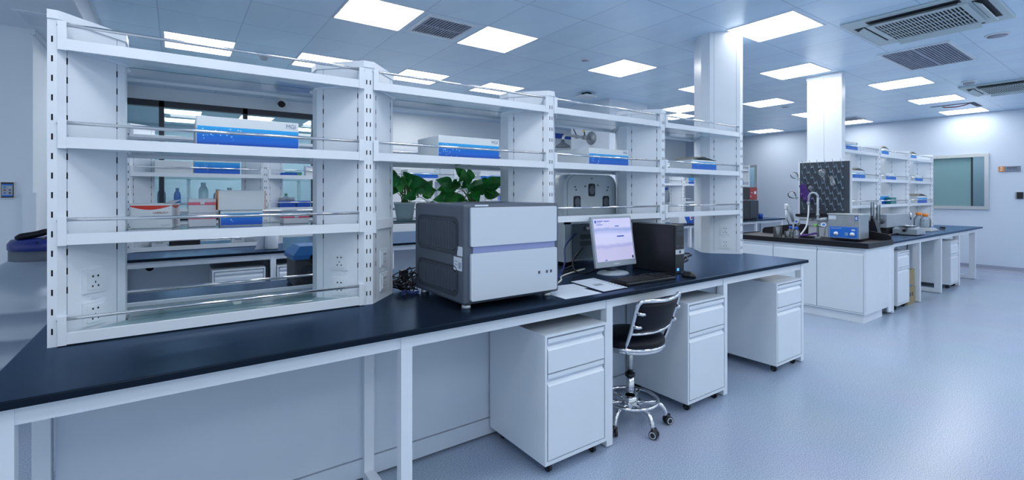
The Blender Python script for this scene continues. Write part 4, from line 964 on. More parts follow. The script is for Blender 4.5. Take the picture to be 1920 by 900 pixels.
t = thing('carton', 'tall white carton with dark blue print behind the right plant', 'box', (3.8, 5.75, Z1)); MB().bbox(3.66, 3.93, Y2 - 0.01, Y2 + 0.18, Z1, Z1 + 0.29, 0, 0.003).build('body', 'carton', t)
k = MB()
for q in ((3.76, 3.83, 0.245, 0.255), (3.78, 3.85, 0.235, 0.243), (3.77, 3.84, 0.150, 0.160), (3.77, 3.785, 0.06, 0.15), (3.825, 3.84, 0.06, 0.15), (3.795, 3.815, 0.02, 0.13), (3.77, 3.84, 0.05, 0.06)): k.box(q[0], q[1], Y2 - 0.0112, Y2 - 0.010, Z1 + q[2], Z1 + q[3])
k.build('print', 'blue', t)
t = thing('drawer_unit', 'small white plastic drawer on the lowest shelf of the second rack, left one', 'drawer box', (-0.13, 5.76, Z0)); MB().bbox(-0.190, -0.070, 5.70, 5.82, Z0, Z0 + 0.065, 0, 0.003).build('body', 'white_plastic', t); MB().box(-0.16, -0.10, 5.695, 5.70, Z0 + 0.045, Z0 + 0.055).build('handle', 'gray_plastic', t)
copy_thing(t, (0.53, 5.76, Z0), 'small white plastic drawer on the lowest shelf of the second rack, right one')
t = thing('instrument_tray', 'long black tray on the lowest shelf of the second rack', 'tray', (-0.02, 5.78, Z0)); MB().box(-0.055, 0.20, 5.71, 5.85, Z0, Z0 + 0.03).build('base', 'black_plastic', t); MB().box(-0.055, 0.20, 5.71, 5.716, Z0 + 0.03, Z0 + 0.06).box(-0.055, 0.20, 5.844, 5.85, Z0 + 0.03, Z0 + 0.06).build('rim', 'black_plastic', t)
t = thing('paper_roll', 'white paper towel roll standing on the second bench', 'paper roll', (0.78, 5.26, 0.85))
MB().lathe([(0.055, 0.003), (0.06, 0.01), (0.06, 0.20), (0.055, 0.206), (0.018, 0.206), (0.018, 0.19)], (0.78, 5.26, 0.85), 24).build('roll', 'paper', t)
MB().add([(0.742, 5.30, 0.855), (0.745, 5.285, 1.05), (0.70, 5.25, 1.05), (0.63, 5.25, 0.854), (0.7405, 5.3015, 0.855), (0.7435, 5.2865, 1.05), (0.6985, 5.2515, 1.05), (0.6285, 5.2515, 0.854)],
         [(0, 1, 2, 3), (7, 6, 5, 4), (0, 4, 5, 1), (1, 5, 6, 2), (2, 6, 7, 3), (3, 7, 4, 0)]).build('loose_sheet', 'paper_gray', t)
# boxes on the far right rack
Y4 = 2.445
kit_box(6.90, 7.28, Y4, 0.16, S3, 0.125, 'blue labelled box on the top shelf of the far rack, right beside the square pillar', G, band=0.72)
kit_box(8.12, 8.42, Y4, 0.10, S3, 0.105, 'opened blue labelled box on the top shelf of the far rack, second bay', G, open_=True, band=0.72)
kit_box(9.35, 9.66, Y4, 0.10, S3, 0.09, 'opened blue labelled box on the top shelf of the far rack, last bay', G, open_=True, band=0.72)
kit_box(7.11, 7.53, Y4, 0.16, S2, 0.120, 'opened blue labelled box in the middle shelf of the far rack, by the drying rack', G, open_=True, band=0.74)
kit_box(8.30, 8.72, Y4, 0.16, S2, 0.110, 'blue labelled box in the middle shelf of the far rack, second bay', G, band=0.74)
kit_box(9.60, 9.98, Y4, 0.16, S2, 0.110, 'blue labelled box in the middle shelf of the far rack, last bay', G, band=0.74)
kit_box(8.17, 8.64, Y4 + 0.06, 0.12, S1, 0.150, 'tall blue labelled box behind a green box on the third shelf of the far rack', G, band=0.80, logo=False)
kit_box(9.71, 10.20, Y4, 0.16, S1, 0.120, 'blue labelled box with raised lid on the third shelf of the far rack, last bay', G, open_=True, band=0.74)
t = thing('pipette_box', 'green box with a clear end on the third shelf of the far rack', 'box', (8.48, Y4 + 0.02, S1))
MB().bbox(8.47, 8.70, Y4 - 0.01, Y4 + 0.055, S1, S1 + 0.100, 0, 0.006).build('body', 'teal', t)
MB().bbox(8.701, 8.82, Y4 - 0.01, Y4 + 0.055, S1, S1 + 0.08, 0, 0.006).build('end_box', 'clear_plastic', t)
t = thing('clamp', 'dark blue clamps and rods lying on the far rack beside the drying rack', 'clamp', (7.05, Y4 + 0.05, S1))
MB().bbox(6.90, 7.06, Y4, Y4 + 0.1, S1, S1 + 0.075, 0, 0.015).build('body', 'black_plastic', t)
MB().tube([(6.86, Y4 + 0.02, S1 + 0.09), (7.0, Y4 + 0.05, S1 + 0.075), (7.14, Y4 + 0.03, S1 + 0.01)], 0.016, 8).tube([(6.95, Y4 + 0.06, S1 + 0.10), (7.12, Y4 + 0.07, S1 + 0.125)], 0.010, 8).build('arm', 'blue_panel', t)

# ------------------------------------------------------------------ grey bench machine
t = thing('sequencing_machine', 'large charcoal machine with white front panels standing on the near bench', 'instrument', (1.40, 2.15, 0.85), None)
X0, X1, YF, YK, ZA, ZB = 1.100, 1.690, 1.945, 2.50, 0.874, 1.352
MB().bbox(X0, X1, YF, YK, ZA, ZB, 0, 0.014, 3).build('housing', 'charcoal', t)
for za, zb in ((1.105, 1.290), (0.905, 1.055)):
    ya, yb = 1.995, 2.455
    # recessed rounded vent on the left side: bevelled ring, dark back, upright slats
    po = rrect(ya, yb, za, zb, 0.045, 5); pi = rrect(ya + 0.02, yb - 0.02, za + 0.018, zb - 0.018, 0.032, 5); n = len(po)
    rg = MB(); rg.v = [(X0 - 0.002, *p) for p in po] + [(X0 + 0.0005, *p) for p in pi]
    for i in range(n): j = (i + 1) % n; rg.f.append([i, j, n + j, n + i]); rg.mi.append(0); rg.sm.append(False)
    vo_ = rg.build('vent_surround', 'charcoal_dark', t)
    MB().prism(pi, X0 - 0.0008, X0 - 0.0002, 'x').build('vent_back', 'black_matte', vo_)
    sl = MB(); m_ = 26
    for i in range(m_):
        y = ya + 0.028 + (yb - ya - 0.056) * i / (m_ - 1); e = 0.012 if i in (0, m_ - 1) else (0.004 if i in (1, m_ - 2) else 0)
        sl.box(X0 - 0.004, X0 - 0.0008, y - 0.0042, y + 0.0042, za + 0.021 + e, zb - 0.021 - e)
    sl.build('vent_slats', 'charcoal', vo_)
MB().prism(rrect(X0 + 0.034, X1 - 0.026, 1.150, 1.336, 0.008, 4), YF - 0.012, YF + 0.002, 'y').build('upper_front_panel', 'machine_white', t, 'white upper door panel')
MB().box(X0 + 0.050, X1 - 0.034, YF - 0.004, YF + 0.002, 1.118, 1.150).build('groove', 'machine_groove', t, 'lavender groove between the panels')
lp = MB().prism(rrect(X0 + 0.034, X1 - 0.026, 0.892, 1.117, 0.010, 4), YF - 0.014, YF + 0.002, 'y').build('lower_front_panel', 'machine_white', t, 'white lower front panel')
for x in (1.542, 1.594, 1.622): MB().box(x - 0.007, x + 0.007, YF - 0.0146, YF - 0.014, 0.985, 1.000).build('indicator_window', 'charcoal', lp)
MB().box(X0 - 0.0010, X0 + 0.0002, 1.955, 2.005, 1.105, 1.150).build('sticker', 'paper', t)
MB().box(X0 - 0.0012, X0 + 0.0002, 1.960, 2.040, 1.035, 1.098).box(X0 - 0.0016, X0 - 0.0012, 1.966, 1.990, 1.045, 1.075, 1).box(X0 - 0.0016, X0 - 0.0012, 2.0, 2.03, 1.06, 1.064, 1).box(X0 - 0.0016, X0 - 0.0012, 2.0, 2.03, 1.075, 1.079, 1).build('sticker', ['paper', 'print_gray'], t)
MB().box(X0 + 0.06, X0 + 0.135, 1.9405, 1.942, 1.3405, 1.3485).build('badge', 'machine_white', t)
for x, y in ((1.14, 1.99), (1.64, 1.99), (1.14, 2.45), (1.64, 2.45)): MB().lathe([(0.022, 0), (0.024, 0.004), (0.020, 0.026)], (x, y, 0.85), 18).build('foot', 'alu', t)

# instrument with three fan holes on the back half of the near bench
t = thing('analyser', 'pale grey instrument with rounded top and three fan holes behind the near rack', 'instrument', (2.62, 3.0, 0.85))
a, b_, yf = 2.385, 2.960, 2.69
MB().prism(rrect(a, b_, 0.885, 1.552, 0.10, 8, 'cd'), yf, 3.24, 'y').build('housing', 'instr_gray', t)
MB().prism(rrect(a + 0.035, b_ - 0.012, 1.24, 1.543, 0.085, 8, 'cd'), yf - 0.006, yf, 'y').build('rear_cover', 'instr_gray', t)
def fan(x, z):
    f = MB().prism(rrect(x - 0.036, x + 0.036, z - 0.050, z + 0.050, 0.016, 4), yf - 0.0085, yf - 0.006, 'y').build('fan', 'black_matte', t)
    MB().lathe([(0.026, 0), (0.030, 0.002), (0.026, 0.003), (0, 0.0032)], (0, 0, 0), 20).xform(Matrix.Translation((x, yf - 0.0085, z)) @ Matrix.Diagonal((1, 1, 1.3, 1)) @ Matrix.Rotation(PI / 2, 4, 'X')).build('fan_hub', 'charcoal', f)
fan(2.672, 1.432); fan(2.515, 1.335); fan(2.830, 1.335)
sc = MB()
for x, z in ((2.672, 1.522), (2.505, 1.432), (2.495, 1.455), (2.845, 1.430), (2.855, 1.455), (2.60, 1.46), (2.74, 1.47)): sc.cyl((x, yf - 0.009, z), (x, yf - 0.006, z), 0.007, n=10)
sc.build('screws', 'charcoal', t)
MB().box(a + 0.085, b_ - 0.08, yf - 0.012, yf, 0.90, 1.165).build('lower_panel', 'instr_dark', t, 'dark grey lower panel')
vs = MB()
for r in range(2):
    for i in range(14): vs.box(2.545 + i * 0.011, 2.551 + i * 0.011, yf - 0.0125, yf - 0.012, 1.00 + 0.05 * r, 1.035 + 0.05 * r)
vs.build('vent_slits', 'black_matte', t)
MB().box(a, a + 0.06, yf - 0.012, yf, 0.885, 1.20).box(a, b_, yf - 0.012, yf, 1.17, 1.235).build('frame_strip', 'machine_white', t, 'white frame strip')
cn = MB()
for x, z in ((2.60, 1.135), (2.63, 1.14)): cn.cyl((x, yf - 0.04, z), (x, yf - 0.012, z), 0.012, n=12)
cn.build('connectors', 'steel', t)
for x in (a + 0.06, b_ - 0.06):
    for y in (yf + 0.05, 3.18): MB().lathe([(0.022, 0), (0.022, 0.02), (0.017, 0.036)], (x, y, 0.85), 14).build('foot', 'rubber', t)

# ------------------------------------------------------------------ computer
t = thing('computer_monitor', 'flat computer monitor showing a pale web page on the near bench', 'monitor', (2.47, 2.27, 0.85))
tl = Matrix.Translation((2.47, 2.235, 0.905)) @ Matrix.Rotation(math.radians(-9), 4, 'X')
MB().bbox(-0.200, 0.200, 0.0, 0.022, 0.0, 0.345, 0, 0.005).xform(tl).build('bezel', 'gray_plastic', t)
MB().bbox(-0.14, 0.14, 0.022, 0.05, 0.05, 0.29, 0, 0.012).xform(tl).build('rear_shell', 'charcoal', t)
MB().box(-0.184, 0.184, -0.0008, 0.0, 0.040, 0.330).xform(tl).build('screen', 'screen', t)
pg = MB()
pg.box(-0.172, -0.158, -0.0016, -0.0010, 0.300, 0.318)
for q in ((-0.150, -0.095, 0.311, 0.316), (-0.085, -0.03, 0.309, 0.314), (-0.150, -0.115, 0.301, 0.304), (-0.16, -0.10, 0.287, 0.291), (0.02, 0.06, 0.272, 0.278), (0.03, 0.10, 0.20, 0.208), (-0.11, -0.09, 0.044, 0.050)): pg.box(q[0], q[1], -0.0016, -0.0010, q[2], q[3])
pg.xform(tl).build('page_text', 'blue', t)
MB().box(0.160, 0.176, -0.0016, -0.0010, 0.046, 0.064).xform(tl).build('page_button', 'ink', t)
MB().box(-0.030, 0.030, -0.0006, 0.0004, 0.014, 0.024).xform(tl).build('maker_plate', 'alu', t)
MB().cyl((2.47, 2.295, 0.862), (2.47, 2.295, 1.00), 0.032, 0.026, 16).box(2.45, 2.49, 2.262, 2.30, 0.95, 1.0).build('neck', 'charcoal', t)
MB().lathe([(0.12, 0), (0.12, 0.004), (0.108, 0.012), (0.04, 0.020)], (0, 0, 0), 32).xform(Matrix.Translation((2.47, 2.275, 0.85)) @ Matrix.Diagonal((1.0, 0.82, 1, 1))).build('foot', 'gray_plastic', t)
t = thing('computer_tower', 'black desktop computer tower standing beside the monitor', 'computer', (2.84, 2.19, 0.85))
MB().bbox(2.787, 2.888, 2.012, 2.375, 0.853, 1.187, 0, 0.003).build('case', 'black_plastic', t)
fp = MB().bbox(2.789, 2.886, 2.000, 2.013, 0.855, 1.185, 0, 0.004).build('front_panel', 'black_plastic', t)
MB().box(2.790, 2.885, 1.9985, 2.000, 0.985, 1.017).build('badge_strip', 'alu', fp)
bd = MB().lathe([(0.010, 0), (0.010, 0.0008), (0, 0.001)], (0, 0, 0), 20).xform(Matrix.Translation((2.838, 1.9985, 1.001)) @ Matrix.Rotation(PI / 2, 4, 'X')).build('round_badge', 'charcoal_dark', fp)
for z in (1.150, 1.115): MB().box(2.800, 2.876, 1.9985, 2.000, z, z + 0.022).build('drive_slot', 'charcoal_dark', fp)
MB().cyl((2.862, 1.998, 1.040), (2.862, 2.000, 1.040), 0.006, n=12).cyl((2.815, 1.998, 1.040), (2.815, 2.000, 1.040), 0.008, n=12).build('buttons', 'charcoal', fp)
MB().box(2.806, 2.826, 1.9985, 2.000, 0.872, 0.890).build('power_light', 'led_blue', fp)
t = thing('keyboard', 'black computer keyboard in front of the monitor', 'keyboard', (2.41, 1.965, 0.85))
M = Matrix.Translation((2.415, 1.967, 0.85)) @ Matrix.Rotation(math.radians(-2.5), 4, 'Z')
MB().bbox(-0.222, 0.222, -0.073, 0.073, 0.001, 0.017, 0, 0.004).xform(M).build('case', 'black_plastic', t)
kb = [MB(), MB(), MB()]
for r in range(6):
    for c in range(21):
        if c in (15, 18) : continue
        if r == 0 and c % 5 == 1: continue
        x = -0.205 + c * 0.0198; y = 0.056 - r * 0.0215
        kb[0 if c < 15 else (1 if c < 18 else 2)].box(x - 0.0085, x + 0.0075, y - 0.008, y + 0.008, 0.017, 0.024)
for q in kb: q.xform(M).build('key_block', 'black_matte', t)
MB().tube(smooth_path([(2.46, 2.042, 0.858), (2.50, 2.09, 0.854), (2.62, 2.12, 0.853), (2.76, 2.06, 0.853), (2.775, 2.00, 0.853), (2.79, 1.98, 0.853)]), 0.0035, 6).build('lead', 'black_plastic', t)
t = thing('computer_mouse', 'black computer mouse at the right of the keyboard', 'mouse', (2.775, 1.885, 0.85))
M = Matrix.Translation((2.775, 1.888, 0.85)) @ Matrix.Rotation(math.radians(-12), 4, 'Z')
ms = MB().lathe([(0.030, 0.0), (0.034, 0.006), (0.033, 0.018), (0.024, 0.030), (0.010, 0.036), (0, 0.037)], (0, 0, 0), 24).xform(M @ Matrix.Diagonal((0.92, 1.7, 1, 1)))
ms.build('shell', 'black_plastic', t)
MB().cyl((-0.004, 0.034, 0.027), (0.004, 0.034, 0.027), 0.010, n=14).xform(M).build('wheel', 'charcoal', t)
def sheet(poly, z, label, mats='paper', name='paper_sheet', extra=None):
    mb = MB().prism(poly, z, z + 0.0012, 'z')
    t = thing(name, label, 'paper', (sum(p[0] for p in poly) / len(poly), sum(p[1] for p in poly) / len(poly), z), 'paper sheets on the near bench')
    mb.build('sheet', mats, t); return t
t = sheet([(1.66, 1.858), (1.925, 1.853), (1.935, 2.06), (1.67, 2.08)], 0.8505, 'white paper sheet lying at the bench edge right of the machine')
k = MB()
for i in range(7): k.box(1.70, 1.88, 1.88 + 0.022 * i, 1.883 + 0.022 * i, 0.8518, 0.8521)
k.build('printed_lines', 'paper_gray', t)
t = sheet([(1.70, 2.02), (1.955, 2.00), (1.975, 2.14), (1.72, 2.16)], 0.8522, 'white paper sheet partly under the plastic sleeve, nearest the machine')
t = sheet([(1.95, 1.865), (2.155, 1.872), (2.215, 2.205), (2.005, 2.195)], 0.8540, 'sheet in a punched clear sleeve lying in front of the keyboard')
k = MB()
for i in range(11): u = i / 10; k.cyl((2.145 + 0.060 * u, 1.885 + 0.305 * u, 0.8552), (2.145 + 0.060 * u, 1.885 + 0.305 * u, 0.8556), 0.006, n=10)
k.build('punch_holes', 'ink', t)
MB().add([(2.120, 1.871, 0.8553), (2.128, 1.871, 0.8553), (2.187, 2.204, 0.8553), (2.179, 2.204, 0.8553)], [(0, 1, 2, 3)]).add([(2.03, 2.0, 0.8554), (2.10, 2.0, 0.8554), (2.11, 2.05, 0.8554), (2.04, 2.05, 0.8554)], [(0, 1, 2, 3)], 0).build('sleeve_strip', 'print_gray', t)

# ------------------------------------------------------------------ cables
def cable(pts, r, m, label, name='cable'): return MB().tube(smooth_path(pts), r, 8).thing(name, m, label, 'cable')
cable([(1.70, 2.10, 0.855), (1.85, 2.17, 0.856), (1.98, 2.26, 0.856), (2.07, 2.36, 0.856), (2.20, 2.42, 0.858), (2.36, 2.44, 0.87)], 0.006, 'cable_white', 'white cable running from the machine past the papers')
cable([(1.69, 2.38, 0.90), (1.80, 2.37, 0.858), (1.98, 2.31, 0.86), (2.17, 2.44, 0.92), (2.30, 2.58, 1.02), (2.48, 2.66, 1.10)], 0.0055, 'cable_blue', 'dark blue cable rising from the machine to the grey instrument')
cable([(2.36, 2.46, 1.02), (2.25, 2.44, 0.94), (2.23, 2.40, 0.875), (2.30, 2.37, 0.857), (2.42, 2.42, 0.856), (2.52, 2.46, 0.858)], 0.0055, 'black_plastic', 'black cable hanging behind the monitor')
cable([(2.15, 2.44, 0.856), (2.26, 2.48, 0.858), (2.34, 2.53, 0.885), (2.29, 2.57, 0.858), (2.21, 2.52, 0.856), (2.22, 2.46, 0.864), (2.34, 2.46, 0.866)], 0.0055, 'black_plastic', 'loop of black cable on the bench between machine and monitor')
for k, pts in enumerate([[(2.895, 2.36, 1.02), (2.95, 2.33, 0.97), (3.10, 2.31, 0.90), (3.40, 2.42, 0.858), (3.80, 2.56, 0.857), (3.78, 2.66, 0.857), (3.50, 2.56, 0.858), (3.30, 2.40, 0.858)],
                         [(2.895, 2.34, 0.93), (2.98, 2.30, 0.88), (3.25, 2.30, 0.858), (3.52, 2.44, 0.858), (3.62, 2.50, 0.858), (3.45, 2.36, 0.858), (3.1, 2.25, 0.858)],
                         [(2.895, 2.36, 1.10), (2.97, 2.30, 1.12), (3.20, 2.31, 1.14), (3.45, 2.50, 1.13), (3.60, 2.66, 1.02)]]):
    cable(pts, 0.006, 'black_plastic', ['longest black lead looping on the bench behind the computer tower', 'short black lead lying flat behind the computer tower', 'black lead arching up behind the computer tower'][k])
random.seed(3)
cb = MB()
for k in range(9):
    p = [(1.03 + random.uniform(-0.01, 0.03), 2.45 + 0.02 * k % 0.1, 0.858 + 0.012 * k)]
    for j in range(6): p.append((1.03 + random.uniform(-0.07, 0.09), 2.50 + random.uniform(-0.05, 0.12), 0.858 + random.uniform(0, 0.13) * (0.4 + 0.6 * (j % 2))))
    p.append((1.14, 2.46 + 0.01 * k, 0.90 + 0.01 * k)); cb.tube(smooth_path(p, 5), 0.0034, 6)
cb.box(1.03, 1.07, 2.52, 2.56, 0.93, 0.97).thing('cable_bundle', 'black_plastic', 'tangle of black cables between the second column and the charcoal machine', 'cable')
cable([(1.00, 2.44, 0.856), (1.03, 2.47, 0.862), (1.06, 2.44, 0.857), (1.10, 2.45, 0.858)], 0.006, 'cable_blue', 'short blue cable below the tangle of black cables')

# ------------------------------------------------------------------ ice box
t = thing('ice_box', 'dark grey insulated box with a blue lid on the near bench behind the first bay', 'cool box', (0.73, 3.10, 0.85))
bd = MB().bbox(0.565, 0.885, 2.985, 3.24, 0.851, 1.015, 0, 0.012).box(0.575, 0.875, 2.981, 2.986, 0.855, 0.868)
bd.build('body', 'ice_gray', t)
MB().prism(rrect(0.60, 0.78, 0.895, 0.975, 0.02, 4), 2.978, 2.986, 'y').build('front_panel', 'charcoal_dark', t)
text_mesh('lettering', 'ARKTIC', 0.035, 'charcoal', t, (0.69, 2.977, 0.935), width=0.12)
MB().cyl((0.68, 2.975, 1.015), (0.68, 2.99, 1.015), 0.035, n=20).build('notch', 'black_matte', t)
z0 = 1.015; ld = MB(); ins = 0.05
vs = [(0.555, 2.975, z0), (0.895, 2.975, z0), (0.895, 3.25, z0), (0.555, 3.25, z0), (0.555, 2.975, z0 + 0.025), (0.895, 2.975, z0 + 0.025), (0.895, 3.25, z0 + 0.025), (0.555, 3.25, z0 + 0.025),
      (0.60, 3.01, z0 + 0.075), (0.85, 3.01, z0 + 0.075), (0.85, 3.215, z0 + 0.075), (0.60, 3.215, z0 + 0.075)]
ld.add(vs, [(0, 3, 2, 1), (0, 1, 5, 4), (1, 2, 6, 5), (2, 3, 7, 6), (3, 0, 4, 7), (4, 5, 9, 8), (5, 6, 10, 9), (6, 7, 11, 10), (7, 4, 8, 11), (8, 9, 10, 11)]).build('lid', 'blue_lid', t)
MB().cyl((0.725, 3.11, z0 + 0.075), (0.725, 3.11, z0 + 0.16), 0.007, n=10).build('lid_probe', 'clear_plastic', t, 'thin upright probe on the lid')

# ------------------------------------------------------------------ leafy plants on the rear shelf of the second bay
def plant(cx, cy, z, label, w, h, n, seed, droop=0.5):
    rnd = random.Random(seed)
    t = thing('potted_plant', label, 'potted plant', (cx, cy, z), 'trailing leafy plants behind the charcoal machine')
    MB().lathe([(0.048, 0), (0.05, 0.004), (0.062, 0.085), (0.066, 0.088), (0.066, 0.10), (0.060, 0.10), (0.057, 0.085)], (cx, cy, z), 24).build('pot', 'pot', t)
    MB().lathe([(0.0565, 0.080), (0.05, 0.088), (0, 0.090)], (cx, cy, z), 20).build('soil', 'soil', t)
    st = MB(); lf = MB(); base = Vector((cx, cy, z + 0.09))
    for i in range(n):
        a = rnd.uniform(0, 2 * PI); rad = rnd.uniform(0.15, 1.0); up = (1 - rad * 0.75) * rnd.uniform(0.55, 1.0)
        tip = Vector((cx + math.cos(a) * rad * w, cy + math.sin(a) * rad * w * 0.42, z + 0.09 + up * h - (0.05 if rad > 0.8 and rnd.random() < droop else 0)))
        tip.x = min(max(tip.x, 1.02), 1.735)
        mid = base.lerp(tip, 0.55) + Vector((0, 0, 0.045))
        s = base + Vector((rnd.uniform(-0.03, 0.03), rnd.uniform(-0.03, 0.03), 0))
        pth = smooth_path([s, mid, tip], 4); st.tube(pth, 0.0022, 5)
        # heart shaped leaf hanging from the stem tip
        L_ = rnd.uniform(0.070, 0.120); Wd = L_ * rnd.uniform(0.36, 0.46)
        d = Vector((math.cos(a) * rnd.uniform(0.3, 1), math.sin(a) * rnd.uniform(0.2, 0.9) - 0.25, rnd.uniform(-0.9, 0.55))).normalized()
        nrm = Vector((rnd.uniform(-0.6, 0.4), -1.0, rnd.uniform(-0.1, 0.9))); side = d.cross(nrm).normalized(); nrm = side.cross(d).normalized()
        prof = [(-0.10, 0.35), (0.0, 0.80), (0.14, 1.0), (0.32, 0.98), (0.52, 0.78), (0.72, 0.48), (0.88, 0.20), (1.0, 0.0)]
        vs = []; fs = []
        for u, wv in prof:
            c = tip + d * (u * L_) - nrm * (0.28 * L_ * u * u); lift = nrm * (0.16 * Wd * wv)
            vs += [c - side * Wd * wv + lift, c + (nrm * -0.004), c + side * Wd * wv + lift]
        vs[1] = tip - nrm * 0.004
        for q in range(len(prof) - 1):
            o = q * 3; fs += [(o, o + 1, o + 4, o + 3), (o + 1, o + 2, o + 5, o + 4)]
        m_ = 1 if rnd.random() < 0.22 else 0
        k0 = len(lf.f); lf.add(vs, fs, m_, True)
        lf.add([v - nrm * 0.0012 for v in vs], [tuple(reversed(f)) for f in fs], m_, True)
    st.build('stems', 'stem', t); lf.build('leaves', ['green_leaf', 'green_light'], t)
    return t
PZ = S1
plant(1.135, 2.73, PZ, 'dark leafy trailing plant at the left above the charcoal machine, beside the second column', 0.19, 0.22, 30, 5)
plant(1.620, 2.74, PZ, 'leafy trailing plant at the right above the charcoal machine, beside the third column', 0.24, 0.25, 32, 12)

# ------------------------------------------------------------------ stool with backrest
ch = thing('lab_stool', 'black and chrome swivel stool with backrest on castors tucked under the near bench', 'stool', (2.28, 1.96, 0))
cx, cy = 2.28, 1.96
MB().lathe([(0.04, 0.075), (0.045, 0.085), (0.045, 0.155), (0.032, 0.165)], (cx, cy, 0), 20).cyl((cx, cy, 0.16), (cx, cy, 0.285), 0.026, n=20).build('hub', 'chrome', ch)
MB().cyl((cx, cy, 0.15), (cx, cy, 0.165), 0.031, n=20).build('collar', 'black_plastic', ch); MB().cyl((cx, cy, 0.283), (cx, cy, 0.30), 0.030, n=20).build('collar', 'black_plastic', ch)
MB().cyl((cx, cy, 0.285), (cx, cy, 0.485), 0.019, n=20).build('gas_lift', 'steel', ch)
rg = [(cx + 0.165 * math.cos(2 * PI * i / 36), cy + 0.165 * math.sin(2 * PI * i / 36), 0.145) for i in range(36)]
fo = MB().tube(rg, 0.0105, 10, closed=True)
for i in range(5):
    a = 2 * PI * i / 5 + 0.35; fo.cyl((cx + 0.03 * math.cos(a), cy + 0.03 * math.sin(a), 0.125), (cx + 0.165 * math.cos(a), cy + 0.165 * math.sin(a), 0.142), 0.009, n=10)
fo.build('foot_ring', 'chrome', ch)
for ang in (-43, -103, -163, 137, 29):
    a = math.radians(ang); P = lambda r, z: (cx + r * math.cos(a), cy + r * math.sin(a), z)
    lg = MB().tube(smooth_path([P(0.05, 0.11), P(0.12, 0.125), P(0.175, 0.118), P(0.205, 0.085), P(0.212, 0.052)], 4), 0.013, 10).build('leg', 'chrome', ch)
    c = Vector(P(0.224, 0.0265)); tn = Vector((-math.sin(a + 0.5), math.cos(a + 0.5), 0))
    w_ = MB()
    for s_ in (-1, 1):
        w_.cyl(c + tn * (0.004 * s_), c + tn * (0.021 * s_), 0.0265, 0.024, 20); w_.cyl(c + tn * (0.0205 * s_), c + tn * (0.0225 * s_), 0.019, n=18, mi=1); w_.cyl(c + tn * (0.0224 * s_), c + tn * (0.0235 * s_), 0.014, n=18)
    w_.cyl(c + Vector((0, 0, 0.0)), c + Vector((0, 0, 0.034)), 0.016, n=12)
    w_.build('castor', ['black_plastic', 'machine_white'], lg)
MB().lathe([(0.06, 0.478), (0.15, 0.488), (0.192, 0.492), (0.192, 0.496)], (cx, cy, 0), 36).build('seat_pan', 'black_plastic', ch)
r1 = [(cx + 0.200 * math.cos(2 * PI * i / 40), cy + 0.200 * math.sin(2 * PI * i / 40), 0.500) for i in range(40)]
r2 = [(cx + 0.190 * math.cos(2 * PI * i / 40), cy + 0.190 * math.sin(2 * PI * i / 40), 0.482) for i in range(40)]
MB().tube(r1, 0.0115, 10, closed=True).tube(r2, 0.0105, 10, closed=True).build('seat_ring', 'chrome', ch)
MB().lathe([(0.185, 0.500), (0.205, 0.512), (0.208, 0.525), (0.198, 0.543), (0.165, 0.556), (0.08, 0.561), (0, 0.562)], (cx, cy, 0), 40).build('seat_cushion', 'black_leather', ch)
# back frame: tube loop from under the seat, leaning outwards on the camera side
def bk(u, z):   # u -1..1 across, curved; leans towards -y with height
    return Vector((cx + 0.015 + 0.185 * u, cy - 0.105 - 0.105 * max(0, (z - 0.5)) / 0.3 - 0.045 * (1 - u * u) * min(1, max(0, (z - 0.52) / 0.1)), z))
pt = [Vector((cx - 0.10, cy - 0.06, 0.478)), Vector((cx - 0.155, cy - 0.115, 0.482)), bk(-0.95, 0.52), bk(-0.97, 0.62), bk(-1.0, 0.73), bk(-0.985, 0.770), bk(-0.94, 0.790), bk(-0.84, 0.798), bk(-0.45, 0.795), bk(0, 0.792), bk(0.45, 0.797), bk(0.84, 0.806), bk(0.94, 0.802), bk(0.985, 0.784), bk(1.0, 0.74), bk(0.97, 0.62), bk(0.95, 0.52), Vector((cx + 0.185, cy - 0.10, 0.482)), Vector((cx + 0.12, cy - 0.05, 0.478))]
MB().tube(smooth_path(pt, 6), 0.0115, 12).build('back_frame', 'chrome', ch)
MB().tube(smooth_path([bk(-0.985, 0.60), bk(-0.6, 0.592), bk(0, 0.586), bk(0.6, 0.592), bk(0.985, 0.60)], 5), 0.0105, 10).build('back_crossbar', 'chrome', ch)
pd_ = MB(); NU, NV = 14, 7; vs = []; fs = []
for lay in (-1, 1):
    for j in range(NV + 1):
        for i in range(NU + 1):
            u = -0.90 + 1.80 * i / NU; v = j / NV; ed = min(1, 6 * min(i / NU, 1 - i / NU, v, 1 - v) + 0.25)
            p = bk(u, 0.605 + 0.178 * v); vs.append(p + Vector((0, lay * 0.016 * ed, 0)))
W_ = NU + 1; N_ = W_ * (NV + 1)
for j in range(NV):
    for i in range(NU):
        a = j * W_ + i; fs += [(a, a + 1, a + W_ + 1, a + W_), (N_ + a, N_ + a + W_, N_ + a + W_ + 1, N_ + a + 1)]
for i in range(NU): fs += [(i, N_ + i, N_ + i + 1, i + 1), (NV * W_ + i, NV * W_ + i + 1, N_ + NV * W_ + i + 1, N_ + NV * W_ + i)]
for j in range(NV): a = j * W_; b2 = a + NU; fs += [(a, a + W_, N_ + a + W_, N_ + a), (b2, N_ + b2, N_ + b2 + W_, b2 + W_)]
pd_.add(vs, fs, 0, True).build('back_cushion', 'black_leather', ch)
for u, s_ in ((-0.86, 1), (0.86, -1)):
    for z in (0.645, 0.725):
        a = bk(u * 1.13, z) + Vector((0, -0.010, 0)); c = bk(u * 0.94, z) + Vector((0, -0.026, 0))
        MB().tube([a, (a + c) / 2 + Vector((0, -0.008, 0)), c], [0.011, 0.011, 0.009], 10).build('back_bracket', 'chrome', ch)

